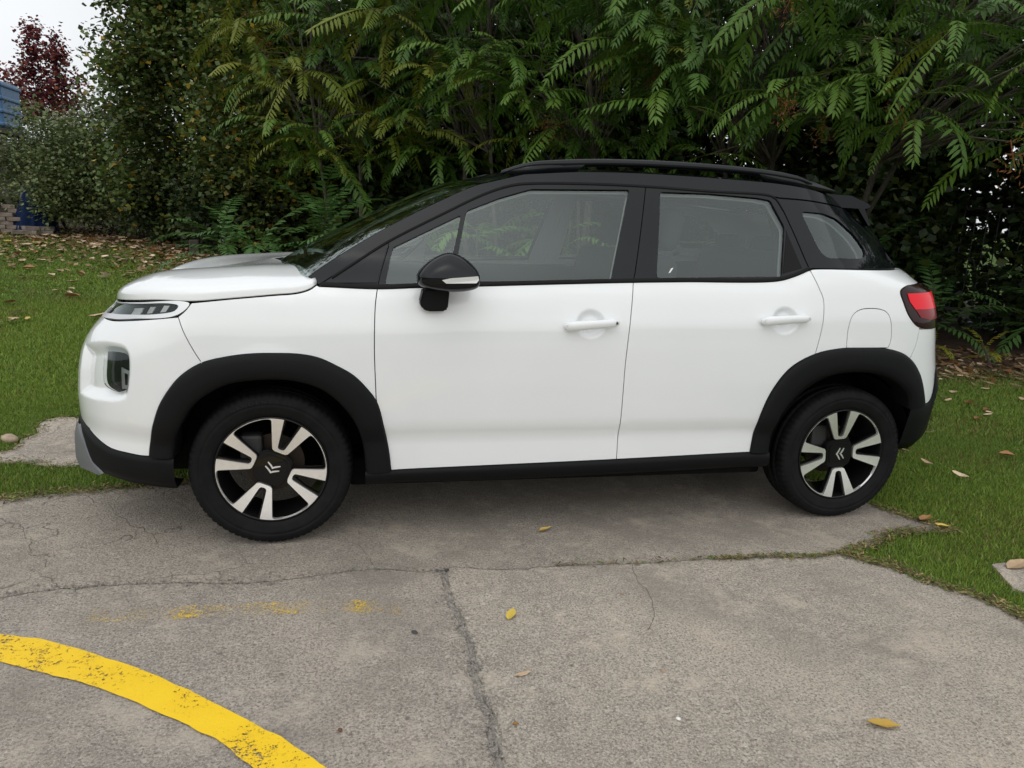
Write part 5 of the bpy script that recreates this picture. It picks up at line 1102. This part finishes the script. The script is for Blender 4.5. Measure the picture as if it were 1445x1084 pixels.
# ---------------------------------------------------------------- fallen leaves and stones
def leaf_mesh(name, l, w, curl, fold, m, seed):
    r = np.random.default_rng(seed); n = 7; V = []
    for i in range(n):
        t = i/(n-1); hw = w*math.sin(math.pi*min(1, t*.98+.02))**.8*(1-.25*t); z = curl*(t-.5)**2*4*l*.25; x = l*(t-.5)
        V += [(x, -hw, z+fold*hw+r.normal(0, .0015)), (x, 0, z), (x, hw, z+fold*hw+r.normal(0, .0015))]
    F = [(3*i+k, 3*i+k+1, 3*i+4+k, 3*i+3+k) for i in range(n-1) for k in range(2)]
    me = mesh_np(name, np.array(V)+np.array([0, 0, .004]), F, m, smooth=False); return me
def leaf_colour(name, c1, c2):
    m, t, b = node_mat(name); oi = t.nodes.new('ShaderNodeObjectInfo'); mi = t.nodes.new('ShaderNodeMix'); mi.data_type = 'RGBA'; mi.inputs[6].default_value = (*c1, 1); mi.inputs[7].default_value = (*c2, 1)
    n = t.nodes.new('ShaderNodeTexNoise'); n.inputs['Scale'].default_value = 40; tc = t.nodes.new('ShaderNodeTexCoord'); t.links.new(tc.outputs['Object'], n.inputs['Vector'])
    ad = t.nodes.new('ShaderNodeMath'); ad.operation = 'MULTIPLY_ADD'; t.links.new(n.outputs[0], ad.inputs[0]); ad.inputs[1].default_value = .8; sb = t.nodes.new('ShaderNodeMath'); sb.operation = 'SUBTRACT'; t.links.new(oi.outputs['Random'], sb.inputs[0]); sb.inputs[1].default_value = .4
    t.links.new(sb.outputs[0], ad.inputs[2]); t.links.new(ad.outputs[0], mi.inputs[0]); t.links.new(mi.outputs[2], b.inputs['Base Color']); b.inputs['Roughness'].default_value = .6; b.inputs['Specular IOR Level'].default_value = .3
    return m
YEL = leaf_colour('yellow_leaf', (.55, .40, .06), (.62, .50, .14)); TAN = leaf_colour('tan_leaf', (.40, .28, .17), (.66, .53, .38)); BRN = leaf_colour('brown_leaf', (.20, .09, .035), (.33, .17, .07)); OCH = leaf_colour('ochre_leaf', (.42, .27, .05), (.50, .36, .10))
def leaf(pos, me, rz, lab, grp=None, sc=1., tilt=0, zoff=0):
    o = obj('fallen_leaf', me, label=lab, cat='leaf', group=grp); o.location = (pos[0], pos[1], zoff+(float(gz(pos[0], pos[1])) if zoff else .002)); o.rotation_euler = (tilt, random.uniform(-.15, .15), rz); o.scale = (sc,)*3; return o
g = GND['leaves']
leaf(g[0], leaf_mesh('fallen_leaf', .075, .018, .12, .3, YEL, 1), R(62), 'bright yellow leaf lying on concrete beside the crumbled joint')
leaf(g[1], leaf_mesh('fallen_leaf', .075, .013, .5, .9, OCH, 2), R(20), 'curled ochre leaf lying on concrete below the front door')
leaf(g[2], leaf_mesh('fallen_leaf', .098, .019, .25, .5, OCH, 3), R(-16), 'long golden leaf lying alone on the pale open concrete slab')
leaf(g[3], leaf_mesh('fallen_leaf', .070, .012, .1, .1, TAN, 4), R(5), 'flat dull tan leaf pressed onto concrete near the joint', sc=.8)
leaf(g[4], leaf_mesh('fallen_leaf', .11, .026, .3, .4, BRN, 5), R(25), 'russet brown leaf at the grass edge behind the rear wheel', zoff=.018)
leaf(g[5], leaf_mesh('fallen_leaf', .065, .014, .4, .6, YEL, 6), R(-35), 'small yellow leaf on the concrete tongue behind the rear wheel', zoff=.02)
leaf(g[6], leaf_mesh('fallen_leaf', .13, .035, .2, .3, TAN, 7), R(15), 'broad pale leaf on the small concrete patch within the grass', zoff=.016)
LM = [leaf_mesh('fallen_leaf', .125, .036, .5, .5, TAN, 11), leaf_mesh('fallen_leaf', .11, .030, .9, .7, TAN, 12), leaf_mesh('fallen_leaf', .12, .033, .3, .8, BRN, 13), leaf_mesh('fallen_leaf', .10, .028, .4, .3, OCH, 14)]
rl = np.random.default_rng(19); n = 0
while n < 296:                           # drift of dry leaves towards the hedge
    az = rl.uniform(R(-25), R(-8)); d = rl.uniform(8.0, 16.3); x, y = CX+d*math.sin(az), CY+d*math.cos(az)
    hd_ = float(hedge_line(x))-y
    if hd_ < .5 or rl.random() > math.exp(-max(0, hd_-1.6)/2.4): continue
    n += 1; q_ = int(rl.choice(4, p=[.46, .34, .12, .08])); leaf((x, y), LM[q_], rl.uniform(0, 6.28), ['broad pale tan leaf', 'curled pale tan leaf', 'russet brown leaf', 'dull ochre leaf'][q_]+' lying on the lawn between bonnet and brick pile', ['broad tan leaves', 'curled tan leaves', 'russet leaves', 'ochre leaves'][q_]+' drifted on the lawn', rl.uniform(.95, 1.5), rl.uniform(-.4, .4), .034)
n = 0
while n < 75:
    az = rl.uniform(R(40), R(49)); d = rl.uniform(4.6, 9.4); x, y = CX+d*math.sin(az), CY+d*math.cos(az)
    hd_ = float(hedge_line(x))-y
    if hd_ < .35 or rl.random() > math.exp(-max(0, hd_-1.0)/1.7): continue
    n += 1; q_ = int(rl.choice(4, p=[.40, .2, .3, .1])); leaf((x, y), LM[q_], rl.uniform(0, 6.28), ['broad pale tan leaf', 'curled pale tan leaf', 'russet brown leaf', 'dull ochre leaf'][q_]+' lying on the grass behind the car tail', ['broad tan leaves', 'curled tan leaves', 'russet leaves', 'ochre leaves'][q_]+' behind the car', rl.uniform(.55, .95), rl.uniform(-.4, .4), .024)
# litter under the hedge (uncountable)
Vl, Cl = [], []
def litter(n, azr, dr):
    az = rl.uniform(azr[0], azr[1], n); d = rl.uniform(dr[0], dr[1], n); x, y = CX+d*np.sin(az), CY+d*np.cos(az); k = (hedge_line(x)-y < 1.3+np.where(x < -2, 3.6, .6)*rl.random(n)**3) & (hedge_line(x)-y > -.8)
    x, y = x[k], y[k]; m_ = len(x); a = rl.uniform(0, 6.28, m_); s_ = rl.uniform(.03, .07, m_); z = gz(x, y)+.008
    u = np.c_[np.cos(a), np.sin(a), rl.normal(0, .25, m_)]*s_[:, None]; v = np.c_[-np.sin(a), np.cos(a), rl.normal(0, .3, m_)]*(s_*.4)[:, None]; c = np.c_[x, y, z+np.abs(rl.normal(0, .012, m_))]
    Vl.append(np.stack([c-u, c+v, c+u, c-v], 1).reshape(-1, 3)); col = np.where(rl.random((m_, 1)) < .6, np.array([[.30, .21, .13]]), np.array([[.17, .085, .035]]))*rl.uniform(.6, 1.4, (m_, 1)); Cl.append(np.repeat(col, 4, 0))
litter(30000, (R(-27), R(-2)), (9, 18)); litter(5000, (R(30), R(52)), (7, 13))
Vl = np.vstack(Vl); obj('leaf_litter', mesh_np('leaf_litter', Vl, np.arange(len(Vl)).reshape(-1, 4), colour_mat('litter', .8, .2), cols=np.vstack(Cl)), label='brown leaf litter covering the bare soil under the hedge', cat='leaf litter', kind='stuff')
def stone(pos, s, m, lab, name='pebble', z=.0):
    bm = bmesh.new(); bmesh.ops.create_icosphere(bm, subdivisions=2, radius=1); r = random.Random(int(pos[0]*1000))
    for v in bm.verts: v.co = Vector((v.co.x*s[0], v.co.y*s[1], v.co.z*s[2]))*(1+r.uniform(-.08, .08))
    o = bm_obj(name, bm, m, None, True, label=lab, cat='stone'); o.location = (pos[0], pos[1], z); o.rotation_euler.z = r.uniform(0, 3); return o
g = GND['pebb']; SW, SB, SR = mat('white_stone', (.75, .73, .70), .6), mat('dark_stone', (.05, .045, .045), .7), mat('sandy_stone', (.35, .27, .19), .8, noise=.3, nscale=40)
stone(g[0], (.008, .006, .004), SW, 'tiny white pebble lying on the pale open concrete', z=.004)
stone(g[2], (.062, .036, .028), SR, 'rounded sandy stone lying in grass at the gravelly patch', 'stone', z=.012)
stone(g[5], (.014, .009, .003), SB, 'flat dark stone chip beside the faded yellow flecks', z=.002)
stone(g[6], (.008, .006, .004), mat('rust_stone', (.12, .055, .03), .8), 'small rusty brown pebble inside the yellow curve', z=.004)
stone(g[3], (.010, .007, .004), SR, 'small tan pebble on concrete between the leaves', z=.003)
stone(g[8], (.007, .006, .004), mat('amber_stone', (.25, .13, .03), .7), 'amber pebble close beside the crumbled joint', z=.003)
stone(g[11], (.009, .007, .004), SR, 'small tan pebble next to the hairline crack', z=.003)
# ---------------------------------------------------------------- far corner: roof, blue tank, tarpaulin, bricks, fence
BLUE = mat('blue_plastic', (.035, .115, .24), .5, noise=.12, nscale=6); WROOF = mat('white_roof_sheet', (.62, .64, .66), .45, noise=.06, nscale=5); GREYS = mat('grey_steel', (.22, .23, .24), .4, metal=.6); TIMBER = mat('dark_timber', (.05, .042, .036), .9, noise=.3, nscale=20); BRICKM = mat('weathered_brick', (.17, .14, .115), .95, noise=.35, nscale=9, bump=.5, bscale=60)  # one dark brown timber tone serves shed walls, tank posts and stump
sh_ = empty(  'garden_shed', 'low shed with white sheet roof behind the pale shrubs', 'shed', (-11.4, 20.5, float(gz(-11.4, 20.5))))
sh_.scale = (1, 1, .66)
bm = bmesh.new(); bm_box(bm, (0, 0, 1.1), (4.6, 3.2, 2.2)); bm_obj('wall', bm, TIMBER, sh_)
for sy in (-1, 1):
    bm = bmesh.new()
    n = 46; rows = []
    for k, yy in enumerate((0, 1.0, 2.0)):
        rows.append([bm.verts.new((-2.6+5.2*i/n, sy*yy, 3.15-.42*yy+.018*math.cos(i*math.pi))) for i in range(n+1)])
    for k in range(2):
        for i in range(n): bm.faces.new((rows[k][i], rows[k][i+1], rows[k+1][i+1], rows[k+1][i]))
    bm_obj('roof', bm, WROOF, sh_)
for sx in (-1, 1):
    bm = bmesh.new(); a = [bm.verts.new(p) for p in ((sx*2.28, -1.6, 2.2), (sx*2.28, 1.6, 2.2), (sx*2.28, 0, 3.1))]; bm.faces.new(a); bm_obj('gable', bm, TIMBER, sh_)
for zz, yy in ((2.42, -2.1), (2.22, -2.12)):
    V, F = tube([(-2.7, yy, zz), (2.7, yy, zz-.04)], .055, 8); obj('gutter', mesh_np('gutter', V, F, GREYS), sh_)
tk = empty('blue_tank', 'blue ribbed tank raised on dark posts beside the shed', 'tank', (-9.0, 15.3, float(gz(-9.0, 15.3))-.46))
bm = bmesh.new(); bm_box(bm, (0, 0, 2.83), (1.3, 1.0, .98), .05); bm_obj('tank_body', bm, BLUE, tk)
for k in range(4):
    bm = bmesh.new(); bm_box(bm, (0, 0, 2.42+.27*k), (1.36, 1.06, .09), .03); bm_obj('rib', bm, BLUE, tk)
bm = bmesh.new(); bm_box(bm, (0, 0, 2.28), (1.45, 1.2, .10)); bm_obj('platform', bm, TIMBER, tk)
for px_ in (-.6, .6):
    for py_ in (-.45, .45):
        bm = bmesh.new(); bm_box(bm, (px_, py_, 1.3), (.1, .1, 1.88)); bm_obj('post', bm, TIMBER, tk)
def heap(name, label, cat, c, rad, h, m, seed, folds=9, hole=False):
    r = np.random.default_rng(seed); bm = bmesh.new(); n, K_ = 56, 14; ph = r.uniform(0, 6.28, 4); rows = []; z0 = float(gz(c[0], c[1]))
    for k in range(K_+1):
        t = k/K_; row = []
        for i in range(n):
            a = 2*math.pi*i/n; rr_ = (t**.8)*(1+.13*t*math.sin(folds*a+ph[0]+1.5*t)+.10*math.sin(3*a+ph[1])+.06*t*math.sin(17*a+ph[2])); zz = h*(1-t**1.7)*(1+.06*math.sin(4*a+ph[3]))
            row.append(bm.verts.new((rad[0]*rr_*math.cos(a), rad[1]*rr_*math.sin(a), max(zz, .005))))
        rows.append(row)
    for k in range(K_):
        for i in range(n): bm.faces.new((rows[k][i], rows[k][(i+1) % n], rows[k+1][(i+1) % n], rows[k+1][i]))
    o = bm_obj(name, bm, m, None, True, label=label, cat=cat); o.location = (c[0], c[1], z0); return o
heap('blue_tarpaulin', 'dark blue tarpaulin heaped over something beside the brick pile', 'tarpaulin', (-6.93, 12.2), (.34, .34), .86, mat('blue_sheet', (.004, .013, .045), .7, spec=.1, noise=.2, nscale=5), 4)
heap('grey_tarpaulin', 'slim grey sheet draped upright against the blue tarpaulin', 'tarpaulin', (-7.14, 12.4), (.16, .18), .92, mat('grey_sheet', (.10, .105, .10), .6), 5, 7)
bp_root = empty('brick_pile', 'stacked pile of weathered brown bricks beside the blue tarpaulin', 'brick pile', (-7.55, 12.05, float(gz(-7.5, 12.05))))
bm = bmesh.new(); bm_box(bm, (0, 0, 0), (.225, .11, .072), .006); bmesh.ops.recalc_face_normals(bm, faces=bm.faces); ME_BR = bpy.data.meshes.new('brick'); bm.to_mesh(ME_BR); bm.free(); ME_BR.materials.append(BRICKM)
rb_ = np.random.default_rng(9)
for c_ in range(7):
    for i in range(5):
        for j in range(2):
            if c_ > 4 and i > 2 and rb_.random() < .6: continue
            o = obj('brick', ME_BR, bp_root); o.location = (-.75+.235*i+(.11 if c_ % 2 else 0)+rb_.normal(0, .01), .12*j+rb_.normal(0, .008), .036+.075*c_); o.rotation_euler.z = rb_.normal(0, .06)
for i in range(9):
    o = obj('brick', ME_BR, bp_root); o.location = (.52+.13*(i % 4)+rb_.normal(0, .03), -.35+.13*(i//3)+rb_.normal(0, .02), .036+.074*(i//5)); o.rotation_euler.z = rb_.normal(0, .5)
bm = bmesh.new(); bm_box(bm, (0, 0, .12), (.16, .13, .30), .02); o = bm_obj('wooden_stump', bm, TIMBER, None, label='short grey wooden stump at the hedge foot behind the bonnet', cat='stump'); o.location = (-3.6, 9.6, float(gz(-3.6, 9.6)))
IRON = mat('black_iron', (.012, .012, .013), .5, metal=.3)
fa, fb = np.array([4.6, 6.2]), np.array([9.9, 2.4]); nP = 3
for k in range(nP):
    a, b = fa+(fb-fa)*k/nP, fa+(fb-fa)*(k+1)/nP; d = b-a; Lf = np.hypot(*d); an = math.atan2(d[1], d[0]); fr = empty('iron_fence', ['black iron fence panel behind the car tail', 'black iron fence panel between the two frond trees', 'black iron fence panel farthest from the car'][k], 'fence', (a[0], a[1], float(gz(*a)))); fr.rotation_euler.z = an
    for zz in (.25, 1.55):
        bm = bmesh.new(); bm_box(bm, (Lf/2, 0, zz), (Lf, .035, .04)); bm_obj('rail', bm, IRON, fr)
    bm = bmesh.new(); bm_box(bm, (0, 0, .8), (.05, .05, 1.6)); bm_obj('post', bm, IRON, fr)
    bm = bmesh.new(); bm_box(bm, (0, 0, .88), (.012, .012, 1.5)); me = bpy.data.meshes.new('picket'); bm.to_mesh(me); bm.free(); me.materials.append(IRON)
    for i in range(1, int(Lf/.13)): o = obj('picket', me, fr); o.location = (.13*i, 0, 0)
print('tris', veg_tris())
